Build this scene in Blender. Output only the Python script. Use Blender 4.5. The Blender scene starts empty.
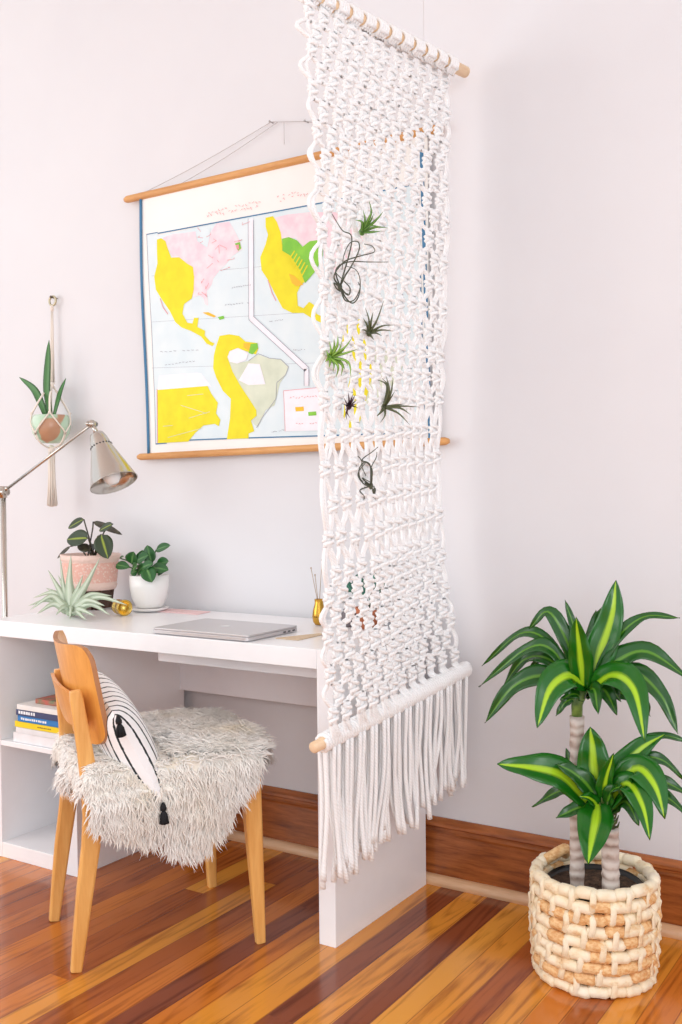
import bpy, math, random
import numpy as np
from mathutils import Vector, Matrix
from mathutils.geometry import tessellate_polygon
random.seed(7); RNG = np.random.default_rng(7)
scene = bpy.context.scene
COL = scene.collection
sin, cos, pi = math.sin, math.cos, math.pi

# ------------------------------------------------------------------ camera
FPX, YAW, PITCH, ROLL, DIST, EYE = 1032.18, .566, -.0232, -.0096, 2.6926, 1.1559
f0 = Vector((-sin(YAW), cos(YAW), 0)); r0 = Vector((cos(YAW), sin(YAW), 0)); zz = Vector((0, 0, 1))
FW = f0*cos(PITCH) + zz*sin(PITCH); u1 = -f0*sin(PITCH) + zz*cos(PITCH)
RT = r0*cos(ROLL) + u1*sin(ROLL); UP = -r0*sin(ROLL) + u1*cos(ROLL)
CP = Vector((0, -DIST, EYE))
cam_data = bpy.data.cameras.new('camera'); cam = bpy.data.objects.new('camera', cam_data); COL.objects.link(cam)
cam_data.sensor_fit = 'VERTICAL'; cam_data.sensor_height = 36; cam_data.sensor_width = 24
cam_data.lens = FPX/1024*36
m = Matrix.Identity(4)
for i, v in enumerate((RT, UP, -FW)):
    for k in range(3): m[k][i] = v[k]
for k in range(3): m[k][3] = CP[k]
cam.matrix_world = m
scene.camera = cam

# ------------------------------------------------------------------ light and exposure
w = bpy.data.worlds.new('sky'); scene.world = w; w.use_nodes = True
w.node_tree.nodes['Background'].inputs[0].default_value = (.93, .95, 1, 1)
w.node_tree.nodes['Background'].inputs[1].default_value = 1.12
def area(name, loc, target, sx, sy, power, col):
    d = bpy.data.lights.new(name, 'AREA'); d.shape = 'RECTANGLE'; d.size = sx; d.size_y = sy; d.energy = power; d.color = col
    o = bpy.data.objects.new(name, d); COL.objects.link(o); o.location = loc
    o.rotation_euler = (Vector(target)-Vector(loc)).to_track_quat('-Z', 'Y').to_euler()
    return o
area('window_daylight_left', (-4.4, -3.6, 1.75), (-1.6, -.2, 1.0), 2.6, 2.2, 42, (1, .985, .96))
area('window_daylight_right', (1.9, -4.2, 1.8), (-1.0, -.2, .9), 2.2, 2.2, 52, (.95, .97, 1))
vs = scene.view_settings
vs.view_transform = 'Standard'; vs.look = 'None'; vs.gamma = 1; vs.exposure = 0.14; vs.use_curve_mapping = False

def at(px, py, **k):
    """point of the place seen at a photograph pixel, on the plane x=, y= or z=, or at depth d="""
    d = FW + RT*((px-341)/FPX) + UP*((512-py)/FPX)
    (a, v), = k.items()
    t = v if a == 'd' else (v-CP['xyz'.index(a)])/d['xyz'.index(a)]
    return CP + d*t

# ------------------------------------------------------------------ materials
def srgb(r, g, b):
    f = lambda c: (c/255/12.92) if c/255 <= .04045 else ((c/255+.055)/1.055)**2.4
    return (f(r), f(g), f(b), 1)
class Mat:
    def __init__(s, name, color, rough=.5, metal=0, spec=.5):
        s.m = bpy.data.materials.new(name); s.m.use_nodes = True
        s.t = s.m.node_tree; s.n = s.t.nodes; s.b = s.n['Principled BSDF']
        s.b.inputs['Base Color'].default_value = color; s.b.inputs['Roughness'].default_value = rough
        s.b.inputs['Metallic'].default_value = metal; s.b.inputs['Specular IOR Level'].default_value = spec
    def node(s, typ, **k):
        n = s.n.new(typ)
        for a, v in k.items():
            if a.startswith('i_'): n.inputs[a[2:].replace('_', ' ')].default_value = v
            else: setattr(n, a, v)
        return n
    def link(s, a, b): s.t.links.new(a, b)
    def coord(s, which='Object', scale=(1, 1, 1), rot=(0, 0, 0)):
        c = s.node('ShaderNodeTexCoord'); mp = s.node('ShaderNodeMapping'); mp.inputs['Scale'].default_value = scale
        mp.inputs['Rotation'].default_value = rot; s.link(c.outputs[which], mp.inputs[0]); return mp.outputs[0]
    def ramp(s, fac, stops, interp='LINEAR'):
        r = s.node('ShaderNodeValToRGB'); r.color_ramp.interpolation = interp; e = r.color_ramp.elements
        while len(e) < len(stops): e.new(.5)
        for q, (p, c) in zip(e, stops): q.position = p; q.color = c
        s.link(fac, r.inputs[0]); return r.outputs[0]
    def noise(s, vec, scale, detail=3, rough=.5):
        n = s.node('ShaderNodeTexNoise'); n.inputs['Scale'].default_value = scale; n.inputs['Detail'].default_value = detail
        n.inputs['Roughness'].default_value = rough; s.link(vec, n.inputs['Vector']); return n.outputs['Fac']
    def bump(s, h, strength, dist=.002):
        b = s.node('ShaderNodeBump'); b.inputs['Strength'].default_value = strength; b.inputs['Distance'].default_value = dist
        s.link(h, b.inputs['Height']); s.link(b.outputs[0], s.b.inputs['Normal'])
    def color(s, out): s.link(out, s.b.inputs['Base Color'])
    def mix(s, fac, a, b, mode='MIX'):
        n = s.node('ShaderNodeMix', data_type='RGBA', blend_type=mode)
        for sock, v in ((n.inputs['Factor'], fac), (n.inputs['A'], a), (n.inputs['B'], b)):
            if isinstance(v, (int, float, tuple)): sock.default_value = v
            else: s.link(v, sock)
        # RGBA sockets
        for key, v in (('A', a), ('B', b)):
            sk = [i for i in n.inputs if i.name == key and i.type == 'RGBA'][0]
            if isinstance(v, tuple): sk.default_value = v
            else: s.link(v, sk)
        return [o for o in n.outputs if o.type == 'RGBA'][0]
    def math(s, op, a, b=0):
        n = s.node('ShaderNodeMath', operation=op)
        for i, v in enumerate((a, b)):
            if isinstance(v, (int, float)): n.inputs[i].default_value = v
            else: s.link(v, n.inputs[i])
        return n.outputs[0]
    def xyz(s, vec):
        n = s.node('ShaderNodeSeparateXYZ'); s.link(vec, n.inputs[0]); return n.outputs

def plain(name, c, rough=.5, metal=0, bump=0, bs=60, var=.04):
    M = Mat(name, c, rough, metal); v = M.coord()
    n = M.noise(v, bs*.4, 3)
    d = tuple(x*(1-var) for x in c[:3])+(1,); l = tuple(min(1, x*(1+var)) for x in c[:3])+(1,)
    M.color(M.ramp(n, [(.3, d), (.7, l)]))
    if bump: M.bump(M.noise(v, bs, 4), bump)
    return M.m

def wood(name, dark, light, axis='x', rough=.35, grain=30, coat=0):
    M = Mat(name, light, rough)
    sc = {'x': (1.2, 12, 12), 'y': (12, 1.2, 12), 'z': (12, 12, 1.2)}[axis]
    v = M.coord('Object', sc)
    n = M.noise(v, grain*.12, 5, .6); n2 = M.noise(v, grain*.6, 3)
    a = M.math('ADD', M.math('MULTIPLY', n, .75), M.math('MULTIPLY', n2, .25))
    M.color(M.ramp(a, [(.32, dark), (.62, light)])); M.bump(n2, .08, .001)
    M.b.inputs['Coat Weight'].default_value = coat; M.b.inputs['Coat Roughness'].default_value = .15
    return M.m

# wall
M = Mat('wall_paint', srgb(225, 225, 228), .6, 0, .3); v = M.coord()
n = M.noise(v, 1.1, 4, .6)
M.color(M.ramp(n, [(.3, srgb(221, 220, 223)), (.7, srgb(227, 226, 228))])); M.bump(M.noise(v, 90, 4), .06); WALL = M.m
CEIL = plain('ceiling_paint', srgb(240, 238, 236), .8)
# floor boards: run towards the wall
M = Mat('floor_boards', srgb(200, 120, 50), .16, 0, .5)
x, y, z_ = M.xyz(M.coord())
BW, X0 = .07, -1.77
cf = M.math('DIVIDE', M.math('SUBTRACT', x, X0), BW)
col = M.math('FLOOR', cf)
wn = M.node('ShaderNodeTexWhiteNoise', noise_dimensions='1D'); M.link(col, wn.inputs['W'])
row = M.math('FLOOR', M.math('ADD', M.math('DIVIDE', y, 1.9), M.math('MULTIPLY', wn.outputs['Value'], 7)))
wn2 = M.node('ShaderNodeTexWhiteNoise', noise_dimensions='2D'); cx = M.node('ShaderNodeCombineXYZ')
M.link(col, cx.inputs[0]); M.link(row, cx.inputs[1]); M.link(cx.outputs[0], wn2.inputs['Vector'])
HON, HO2, ORA, BRO, DRK = srgb(224, 146, 52), srgb(228, 156, 62), srgb(206, 118, 40), srgb(172, 90, 36), srgb(136, 68, 38)
board = M.ramp(wn2.outputs['Value'], [(0, ORA), (.22, BRO), (.38, HON), (.5, srgb(192, 108, 46)), (.64, ORA), (.78, srgb(166, 88, 40)), (.88, HO2)], 'CONSTANT')
seq = [BRO, ORA, DRK, ORA, HON, HON, DRK, HON, DRK, HO2, HON, BRO, HON, ORA, BRO, HON, ORA, HON, BRO, ORA]
near = M.ramp(M.math('DIVIDE', M.math('SUBTRACT', x, X0), BW*20), [(k/20, q) for k, q in enumerate(seq)], 'CONSTANT')
inr = M.math('MULTIPLY', M.math('GREATER_THAN', x, X0), M.math('LESS_THAN', x, X0+BW*20))
board = M.mix(inr, board, near)
cy = M.node('ShaderNodeCombineXYZ'); M.link(M.math('ADD', M.math('MULTIPLY', x, 26), M.math('MULTIPLY', wn2.outputs['Value'], 90)), cy.inputs[0]); M.link(M.math('MULTIPLY', y, 2.0), cy.inputs[1])
g = M.noise(cy.outputs[0], 1.6, 6, .6)
rings = M.math('FRACT', M.math('MULTIPLY', M.noise(cy.outputs[0], .35, 1, .4), 14))
figure = M.math('ABSOLUTE', M.math('SUBTRACT', rings, .5))
gr = M.ramp(M.math('ADD', M.math('MULTIPLY', g, .8), M.math('MULTIPLY', figure, .35)), [(.3, (.52, .42, .34, 1)), (.5, (1, 1, 1, 1))])
c1 = M.mix(.95, board, gr, 'MULTIPLY')
fr = M.math('FRACT', cf); ed = M.math('MINIMUM', fr, M.math('SUBTRACT', 1, fr))
gap = M.ramp(ed, [(.0, (.4, .3, .24, 1)), (.025, (1, 1, 1, 1))])
M.color(M.mix(1.0, c1, gap, 'MULTIPLY'))
M.bump(M.math('ADD', M.math('MULTIPLY', M.math('MINIMUM', ed, .02), 20), M.math('MULTIPLY', g, .12)), .2, .002)
FLOOR = M.m
M = Mat('baseboard_wood', srgb(160, 85, 40), .22); v = M.coord('Object', (1.5, 10, 14))
n = M.noise(v, 4, 6, .65)
M.color(M.ramp(n, [(.3, srgb(112, 58, 30)), (.5, srgb(154, 86, 42)), (.68, srgb(182, 106, 54))])); M.bump(n, .1); BASEW = M.m
QUART = wood('quarter_round_wood', srgb(206, 156, 112), srgb(228, 188, 150), 'x', .3)
CHAIRW = wood('chair_wood', srgb(220, 154, 76), srgb(240, 184, 108), 'z', .35)
CHAIRP = wood('chair_plywood', srgb(216, 144, 62), srgb(236, 170, 86), 'z', .3)
PLYEDGE = wood('plywood_edge', srgb(160, 104, 64), srgb(190, 134, 88), 'z', .5)
RODW = wood('map_rod_wood', srgb(196, 134, 74), srgb(222, 166, 104), 'x', .5)
DOWELW = wood('pale_dowel_wood', srgb(226, 190, 150), srgb(240, 212, 178), 'y', .6)
WHITE = plain('white_laminate', srgb(246, 246, 248), .28, var=.01)
WHITEP = plain('white_board', srgb(240, 240, 244), .45, var=.01)
# rope
def rope(name, c, freq=120., strength=.55):
    M = Mat(name, c, .85, 0, .2); M.b.inputs['Sheen Weight'].default_value = .2
    tc = M.node('ShaderNodeTexCoord'); X = M.xyz(tc.outputs['UV'])
    a = M.math('ADD', M.math('MULTIPLY', X[0], 3.0), M.math('MULTIPLY', X[1], freq))
    h = M.math('ABSOLUTE', M.math('SINE', M.math('MULTIPLY', a, pi)))
    M.bump(h, strength, .0012)
    d = tuple(q*.93 for q in c[:3])+(1,)
    M.color(M.ramp(h, [(.0, d), (.4, c)]))
    return M.m
ROPE = rope('white_cotton_rope', srgb(249, 249, 249)); ROPEC = rope('cream_cotton_rope', srgb(238, 228, 216), 200, .3)
# leaves with a striped middle: u across, v along
def leafmat(name, edge, mid, midw=.16, tip=None, rough=.35, noise=0.3, vein=True):
    M = Mat(name, edge, rough); tc = M.node('ShaderNodeTexCoord'); X = M.xyz(tc.outputs['UV'])
    d = M.math('ABSOLUTE', M.math('SUBTRACT', X[0], .5))
    wv = M.node('ShaderNodeCombineXYZ'); M.link(M.math('MULTIPLY', X[0], 26), wv.inputs[0]); M.link(M.math('MULTIPLY', X[1], 2), wv.inputs[1]); M.link(X[2], wv.inputs[2])
    n = M.noise(wv.outputs[0], 1.0, 2)
    dd = M.math('ADD', d, M.math('MULTIPLY', M.math('SUBTRACT', n, .5), .12*noise))
    c = M.ramp(dd, [(max(0, midw-.05), mid), (midw+.04, edge)])
    lo = tuple(q*.7 for q in edge[:3])+(1,)
    f = M.ramp(n, [(.35, (.78, .8, .7, 1)), (.6, (1, 1, 1, 1))])
    M.color(M.mix(.6, c, f, 'MULTIPLY'))
    M.b.inputs['Subsurface Weight'].default_value = 0.0
    M.bump(n, .15, .001)
    return M.m
def tone(name, a, b, scale=8, rough=.5, metal=0, bump=.1):
    M = Mat(name, a, rough, metal); n = M.noise(M.coord(), scale, 3); M.color(M.ramp(n, [(.35, a), (.65, b)]))
    if bump: M.bump(n, bump)
    return M.m

# ------------------------------------------------------------------ mesh builder
class MB:
    def __init__(s, org=(0, 0, 0)):
        s.v = []; s.f = []; s.mi = []; s.uv = []; s.sm = []; s.org = Vector(org)
    def add(s, verts, faces, mat=0, uvs=None, smooth=True):
        b = len(s.v); s.v += [tuple(q) for q in verts]
        for k, f in enumerate(faces):
            s.f.append([b+i for i in f]); s.mi.append(mat); s.sm.append(smooth)
            s.uv.append(uvs[k] if uvs else [(0, 0)]*len(f))
    def box(s, x0, x1, y0, y1, z0, z1, mat=0):
        v = [(x, y, z) for x in (x0, x1) for y in (y0, y1) for z in (z0, z1)]
        s.add(v, [(0, 1, 3, 2), (4, 6, 7, 5), (0, 4, 5, 1), (2, 3, 7, 6), (0, 2, 6, 4), (1, 5, 7, 3)], mat, smooth=False)
    def tube(s, pts, r, n=8, mat=0, caps=True, flat=1.0, ref=None):
        P = [Vector(p) for p in pts]; L = len(P)
        R = r if isinstance(r, (list, tuple)) else [r]*L
        vs, uvv = [], []; ln = 0; N = None
        for i in range(L):
            t = (P[min(i+1, L-1)]-P[max(i-1, 0)])
            if t.length < 1e-9: t = Vector((0, 0, 1))
            t.normalize()
            if N is None:
                a = Vector(ref) if ref else (Vector((0, 0, 1)) if abs(t.z) < .9 else Vector((1, 0, 0)))
                N = a-t*a.dot(t); N.normalize()
            else:
                N = N-t*N.dot(t)
                N = N.normalized() if N.length > 1e-6 else t.orthogonal().normalized()
            B = t.cross(N)
            if i: ln += (P[i]-P[i-1]).length
            for k in range(n):
                a = 2*pi*k/n; vs.append(P[i]+(N*cos(a)*flat+B*sin(a))*R[i])
            uvv.append(ln)
        fs, us = [], []
        for i in range(L-1):
            for k in range(n):
                k2 = (k+1) % n
                fs.append((i*n+k, i*n+k2, (i+1)*n+k2, (i+1)*n+k))
                us.append([(k/n, uvv[i]), ((k+1)/n, uvv[i]), ((k+1)/n, uvv[i+1]), (k/n, uvv[i+1])])
        if caps:
            fs.append(tuple(reversed(range(n)))); us.append([(0, 0)]*n)
            fs.append(tuple((L-1)*n+k for k in range(n))); us.append([(0, 0)]*n)
        s.add(vs, fs, mat, us)
    def lathe(s, prof, c=(0, 0, 0), n=32, mat=0, axis=None, wob=0, close=False):
        """profile of (radius, height) turned about an axis through c"""
        c = Vector(c)
        if axis is None: A = Vector((0, 0, 1)); U = Vector((1, 0, 0))
        else: A = Vector(axis).normalized(); U = A.orthogonal().normalized()
        V = A.cross(U); vs, fs, us = [], [], []; L = len(prof)
        for i, (r, h) in enumerate(prof):
            for k in range(n):
                a = 2*pi*k/n; rr = r*(1+wob*sin(a*5+h*40)); vs.append(c+A*h+(U*cos(a)+V*sin(a))*rr)
        for i in range(L-1):
            for k in range(n):
                k2 = (k+1) % n; fs.append((i*n+k, i*n+k2, (i+1)*n+k2, (i+1)*n+k))
                us.append([(k/n, i/L), ((k+1)/n, i/L), ((k+1)/n, (i+1)/L), (k/n, (i+1)/L)])
        s.add(vs, fs, mat, us)
    def sweep(s, pts, wx, dy, mat=0, side=(1, 0, 0)):
        """rectangular rail along pts: full width wx along side, full depth dy across it"""
        S = Vector(side).normalized(); vs = []; L = len(pts); P = [Vector(p) for p in pts]
        WX = wx if isinstance(wx, (list, tuple)) else [wx]*L; DY = dy if isinstance(dy, (list, tuple)) else [dy]*L
        for i in range(L):
            t = (P[min(i+1, L-1)]-P[max(i-1, 0)]).normalized(); q = t.cross(S).normalized()
            for a, b in ((-.5, -.36), (-.5, .36), (-.36, .5), (.36, .5), (.5, .36), (.5, -.36), (.36, -.5), (-.36, -.5)):
                a2 = a; b2 = b
                vs.append(P[i]+S*WX[i]*a2+q*DY[i]*b2)
        fs = []
        for i in range(L-1):
            for k in range(8): fs.append((i*8+k, i*8+(k+1) % 8, (i+1)*8+(k+1) % 8, (i+1)*8+k))
        fs.append(tuple(reversed(range(8)))); fs.append(tuple((L-1)*8+k for k in range(8)))
        s.add(vs, fs, mat, smooth=False)
    def grid(s, fn, nu, nv, mat=0, wrap=False):
        vs = [fn(i/nu, j/nv) for j in range(nv+1) for i in range(nu+1)]
        fs, us = [], []
        for j in range(nv):
            for i in range(nu):
                a = j*(nu+1)+i; fs.append((a, a+1, a+nu+2, a+nu+1))
                us.append([(i/nu, j/nv), ((i+1)/nu, j/nv), ((i+1)/nu, (j+1)/nv), (i/nu, (j+1)/nv)])
        s.add(vs, fs, mat, us)
    def ball(s, c, r, n=12, mat=0):
        if not isinstance(r, (tuple, list)): r = (r, r, r)
        c = Vector(c); s.grid(lambda u, v: c+Vector((r[0]*sin(pi*v)*cos(2*pi*u), r[1]*sin(pi*v)*sin(2*pi*u), -r[2]*cos(pi*v))), n, max(4, n//2), mat)
    def build(s, name, mats, parent=None, bevel=0, solid=0, sub=0, stay=False):
        me = bpy.data.meshes.new(name)
        o = bpy.data.objects.new(name, me); COL.objects.link(o)
        off = s.org
        me.from_pydata([(q[0]-off[0], q[1]-off[1], q[2]-off[2]) for q in s.v], [], s.f)
        for q in (mats if isinstance(mats, (list, tuple)) else [mats]): me.materials.append(q)
        me.polygons.foreach_set('material_index', s.mi); me.polygons.foreach_set('use_smooth', s.sm)
        ul = me.uv_layers.new(name='UVMap')
        ul.data.foreach_set('uv', [c for f in s.uv for p in f for c in p])
        me.validate(); me.update()
        if parent: o.parent = parent
        elif not stay: o.location = off
        if solid:
            md = o.modifiers.new('thick', 'SOLIDIFY'); md.thickness = solid; md.offset = 0
        if bevel:
            md = o.modifiers.new('bevel', 'BEVEL'); md.width = bevel; md.segments = 2; md.limit_method = 'ANGLE'
        if sub:
            md = o.modifiers.new('sub', 'SUBSURF'); md.levels = sub; md.render_levels = sub
        return o
def tag(o, label, cat, group=None):
    o['label'] = label; o['category'] = cat
    if group: o['group'] = group
    return o
def thing(name, label, cat, loc=(0, 0, 0), rz=0, group=None):
    o = bpy.data.objects.new(name, None); COL.objects.link(o); o.location = loc; o.rotation_euler = (0, 0, rz)
    o.empty_display_size = .1
    return tag(o, label, cat, group)
def struct(o): o['kind'] = 'structure'; return o
def lerp(a, b, t): return a+(b-a)*t
def bez(P, t):
    P = [Vector(p) for p in P]
    while len(P) > 1: P = [P[i].lerp(P[i+1], t) for i in range(len(P)-1)]
    return P[0]
def spline(P, n):
    """Catmull-Rom through P, n points per span"""
    P = [Vector(p) for p in P]; Q = [P[0]*2-P[1]]+P+[P[-1]*2-P[-2]]; out = []
    for i in range(1, len(Q)-2):
        a, b, c, d = Q[i-1], Q[i], Q[i+1], Q[i+2]
        for k in range(n):
            t = k/n
            out.append(.5*((2*b)+(-a+c)*t+(2*a-5*b+4*c-d)*t*t+(-a+3*b-3*c+d)*t**3))
    out.append(P[-1]); return out

# ================================================================== THE SETTING
b = MB(); b.box(-4.8, 1.6, 0, .12, -.02, 3.32); struct(b.build('wall_back', WALL))
b = MB(); b.box(-4.8, 1.6, -4.6, 0, -.08, 0); struct(b.build('floor', FLOOR))
b = MB(); b.box(-4.8, 1.6, -3.2, 0, 3.3, 3.4); struct(b.build('ceiling', CEIL))
b = MB()                                  # tall moulded baseboard
prof = [(0, 0), (-.024, 0), (-.024, .145), (-.026, .152), (-.021, .158), (-.021, .163), (-.027, .168), (-.026, .176), (-.014, .184), (-.008, .188), (0, .188)]
vs = [(x, y, z) for x in (-4.8, 1.6) for y, z in prof]; n = len(prof)
b.add(vs, [(i, i+1, n+i+1, n+i) for i in range(n-1)], smooth=False); struct(b.build('baseboard_back', BASEW))
b = MB()
b.tube([(-4.8, -.026, .006), (1.6, -.026, .006)], .021, 20); struct(b.build('trim_1', QUART))

# ================================================================== DESK WITH SHELF UNIT
XR, XL, YF, YB, T = -1.396, -2.70, -.539, -.052, .05
XDR, XDL = -2.312, -2.362
desk = thing('desk', 'long white desk with built-in open shelf compartments and solid side panel, along the wall', 'desk', ((XR+XL)/2, (YF+YB)/2, 0))
o_ = desk.location
def dpart(name, boxes, mat=WHITE, parent=desk, bev=.0015):
    q = MB(o_); [q.box(*x) for x in boxes]; return q.build(name, mat, parent, bevel=bev)
dpart('desktop', [(XL, XR-T-.0005, YF, -.028, .70, .75)])
dpart('side_panel', [(XR-T, XR, YF, YB, 0, .75)])
dpart('side_panel', [(XL, XL+T, YF, YB, 0, .6995)])
dpart('divider_panel', [(XDL, XDR, YF, YB, 0, .6995)])
dpart('bottom_board', [(XL+T, XDL, YF+.001, YB, 0, .048)])
dpart('shelf', [(XL+T, XDL, YF+.002, YB, .355, .371)])
dpart('back_panel', [(XL+T, XDL, YB-.006, YB, .048, .6995)], WHITEP)
dpart('apron', [(XDR, XR-T, -.072, YB, .484, .6995)], WHITEP)
dpart('front_rail', [(-2.07, XR-T, -.44, -.42, .655, .6995)], WHITEP)

# ================================================================== MAP ON THE WALL
YM = -.03
PAPER = tone('map_paper', srgb(246, 244, 240), srgb(240, 238, 234), 3, .6, bump=0)
SEA = tone('map_sea', srgb(226, 237, 240), srgb(218, 232, 237), 12, .6, bump=0)
YEL = tone('map_yellow', srgb(238, 226, 12), srgb(230, 216, 8), 20, .6, bump=0)
PINK = tone('map_pink', srgb(245, 226, 231), srgb(240, 208, 218), 26, .6, bump=0)
GRN = tone('map_green', srgb(140, 208, 60), srgb(120, 194, 56), 20, .6, bump=0)
SAGE = tone('map_sage', srgb(222, 228, 206), srgb(206, 214, 192), 14, .6, bump=0)
BLUEL = plain('map_blue_border', srgb(62, 120, 160), .6); GREYL = plain('map_grey_line', srgb(158, 160, 172), .6)
ORG = plain('map_orange', srgb(246, 190, 40), .6); WHT = plain('map_white', srgb(244, 240, 246), .6)
REDT = plain('map_red_print', srgb(226, 150, 156), .6)
MM = [PAPER, SEA, YEL, PINK, GRN, SAGE, BLUEL, GREYL, ORG, WHT, REDT]
mp = thing('wall_map', 'large pull-down wall map with yellow land on pale blue sea between two wooden rods', 'map', (-1.95, YM, 1.28))
mo = mp.location
def wav(x, z): return YM
ZT0, ZB0, XA, XB = 2.165, 1.285, -2.497, -1.385
b = MB(mo)
def sheetpt(u, v):
    x = lerp(XA, XB, u); z = lerp(ZB0-.004+.012*u, ZT0+.008*u, v)
    if u < .02: x += .022*(1-v)**1.5
    return Vector((x, wav(x, z), z))
b.grid(sheetpt, 40, 40, 0)
def mpoly(pts, mat, lift, px=True):
    P = [at(q[0], q[1], y=YM) if px else Vector((q[0], 0, q[1])) for q in pts]
    # densify so the printed area follows the sheet
    Q = []
    for i in range(len(P)):
        a, c = P[i], P[(i+1) % len(P)]; k = max(1, int((c-a).length/.05))
        Q += [a.lerp(c, j/k) for j in range(k)]
    tri = tessellate_polygon([[Vector((q.x, q.z, 0)) for q in Q]])
    vs = [Vector((q.x, wav(q.x, q.z)-lift, q.z)) for q in Q]
    b.add(vs, [t for t in tri], mat, smooth=False)
def mline(pts, wd, mat, lift, px=True):
    P = [at(q[0], q[1], y=YM) if px else Vector((q[0], 0, q[1])) for q in pts]
    for a, c in zip(P, P[1:]):
        k = max(1, int((c-a).length/.04)); t = (c-a); t.y = 0; t.normalize(); nn = Vector((-t.z, 0, t.x))*wd/2
        for j in range(k):
            p, q = a.lerp(c, j/k), a.lerp(c, (j+1)/k)
            vs = [p-nn, q-nn, q+nn, p+nn]; vs = [Vector((v.x, wav(v.x, v.z)-lift, v.z)) for v in vs]
            b.add(vs, [(0, 1, 2, 3)], mat, smooth=False)
# sea field in three bands so it lies on the waving sheet
FL = [(147, 234), (158, 232.5), (158, 236), (220, 222.5), (312, 205), (418, 184), (424, 433), (330, 435.5), (235, 438.5), (167, 441.5), (167, 443.5), (156, 444.5), (154, 380), (151, 310)]
mpoly(FL, 1, .0012)
mline([(158, 233.5), (220, 222), (312, 205), (420, 183.5)], .004, 6, .002)
mline([(147, 234.5), (158, 232.5)], .003, 6, .002)
mline([(156, 444), (167, 443), (167, 441), (235, 438.3), (316, 436), (424, 432.5)], .004, 6, .002)
mline([(147, 234), (149, 280), (152, 330), (155, 400), (156, 444)], .002, 7, .002)
mline([(418, 184), (425, 433)], .004, 6, .002)
mline([(421.5, 142), (424, 230), (427, 330), (430.5, 440)], .012, 6, .002)
def Z1(L): return [(120+x/6.2, 180+y/6.2) for x, y in L]
def Z2(L): return [(220+x/6.2, 180+y/6.2) for x, y in L]
def Z3(L): return [(120+x/6.2, 315+y/6.2) for x, y in L]
def Z4(L): return [(220+x/6.2, 315+y/6.2) for x, y in L]
# left map: pink Canada and the east
mpoly(Z1([(265, 360), (330, 335), (400, 330), (470, 320), (480, 380), (540, 420), (560, 330), (600, 270), (680, 260), (720, 330), (745, 380), (760, 430), (700, 470), (660, 520), (620, 560), (580, 610), (570, 650), (540, 690), (545, 740), (548, 780), (530, 770), (520, 730), (490, 715), (458, 730), (440, 640), (400, 540), (330, 480)]), 3, .0018)
mpoly(Z1([(470, 315), (560, 300), (560, 350), (545, 420), (500, 390), (478, 350)]), 1, .0024)
mpoly(Z1([(232, 370), (258, 362), (285, 380), (300, 430), (320, 482), (370, 480), (420, 520), (455, 540), (462, 600), (460, 680), (448, 735), (400, 770), (390, 830), (420, 885), (452, 890), (462, 855), (490, 855), (482, 912), (530, 935), (528, 965), (560, 1000), (590, 1015), (575, 1030), (540, 1015), (505, 970), (440, 935), (385, 915), (345, 880), (310, 810), (255, 730), (225, 680), (215, 600), (235, 520), (232, 440)]), 2, .0024)
mline(Z1([(252, 735), (270, 790), (300, 832)]), .003, 10, .0024)
mpoly(Z1([(515, 822), (550, 820), (600, 845), (585, 852), (545, 838)]), 8, .0024); mpoly(Z1([(610, 850), (645, 842), (650, 860), (620, 868)]), 4, .0024)
mpoly(Z2([(95, 395), (125, 385), (135, 425), (115, 440)]), 4, .0024); mpoly(Z2([(100, 405), (120, 400), (122, 430), (108, 432)]), 10, .003)
# inset bottom left
mpoly(Z3([(245, 375), (480, 358), (505, 362), (570, 445), (545, 440), (235, 465)]), 9, .0018)
mpoly(Z3([(235, 465), (545, 440), (570, 490), (610, 545), (598, 610), (625, 650), (615, 690), (590, 675), (520, 685), (470, 730), (425, 785), (238, 795)]), 2, .0024)
mline(Z3([(233, 460), (236, 795)]), .003, 10, .003)
for q in ([(300, 760), (520, 700)], [(380, 560), (540, 610)], [(420, 500), (520, 490)], [(430, 640), (560, 600)], [(270, 690), (330, 685)]): mline(Z3(q), .0015, 5, .003)
# South America
mpoly(Z4([(0, 130), (60, 120), (120, 130), (160, 165), (200, 170), (235, 175), (240, 210), (225, 245), (180, 230), (110, 205), (60, 225), (50, 265), (80, 350), (130, 440), (190, 530), (228, 590), (230, 625), (195, 655), (215, 720), (180, 735), (180, 765), (45, 770), (65, 640), (70, 520), (20, 470), (-20, 390), (-40, 330), (-35, 250), (-20, 190)]), 2, .0024)
mpoly(Z4([(60, 290), (110, 300), (180, 285), (240, 245), (310, 270), (380, 275), (425, 320), (410, 370), (375, 420), (355, 500), (340, 560), (285, 590), (262, 640), (235, 695), (215, 680), (200, 655), (232, 625), (228, 590), (190, 530), (130, 440), (80, 350)]), 5, .002)
mpoly(Z4([(50, 260), (65, 225), (115, 205), (180, 235), (165, 280), (110, 302), (62, 290)]), 9, .003)
mpoly(Z4([(120, 405), (180, 300), (250, 305), (285, 430), (180, 435)]), 9, .003)
mpoly(Z4([(195, 180), (235, 175), (240, 205), (205, 245), (180, 235)]), 4, .003); mpoly(Z4([(150, 175), (190, 175), (185, 225), (150, 200)]), 8, .003)
mline(Z4([(180, 285), (240, 240), (310, 268), (380, 275), (428, 322), (410, 372), (355, 420), (350, 520), (300, 590), (262, 640), (230, 700)]), .0018, 7, .003)
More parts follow.
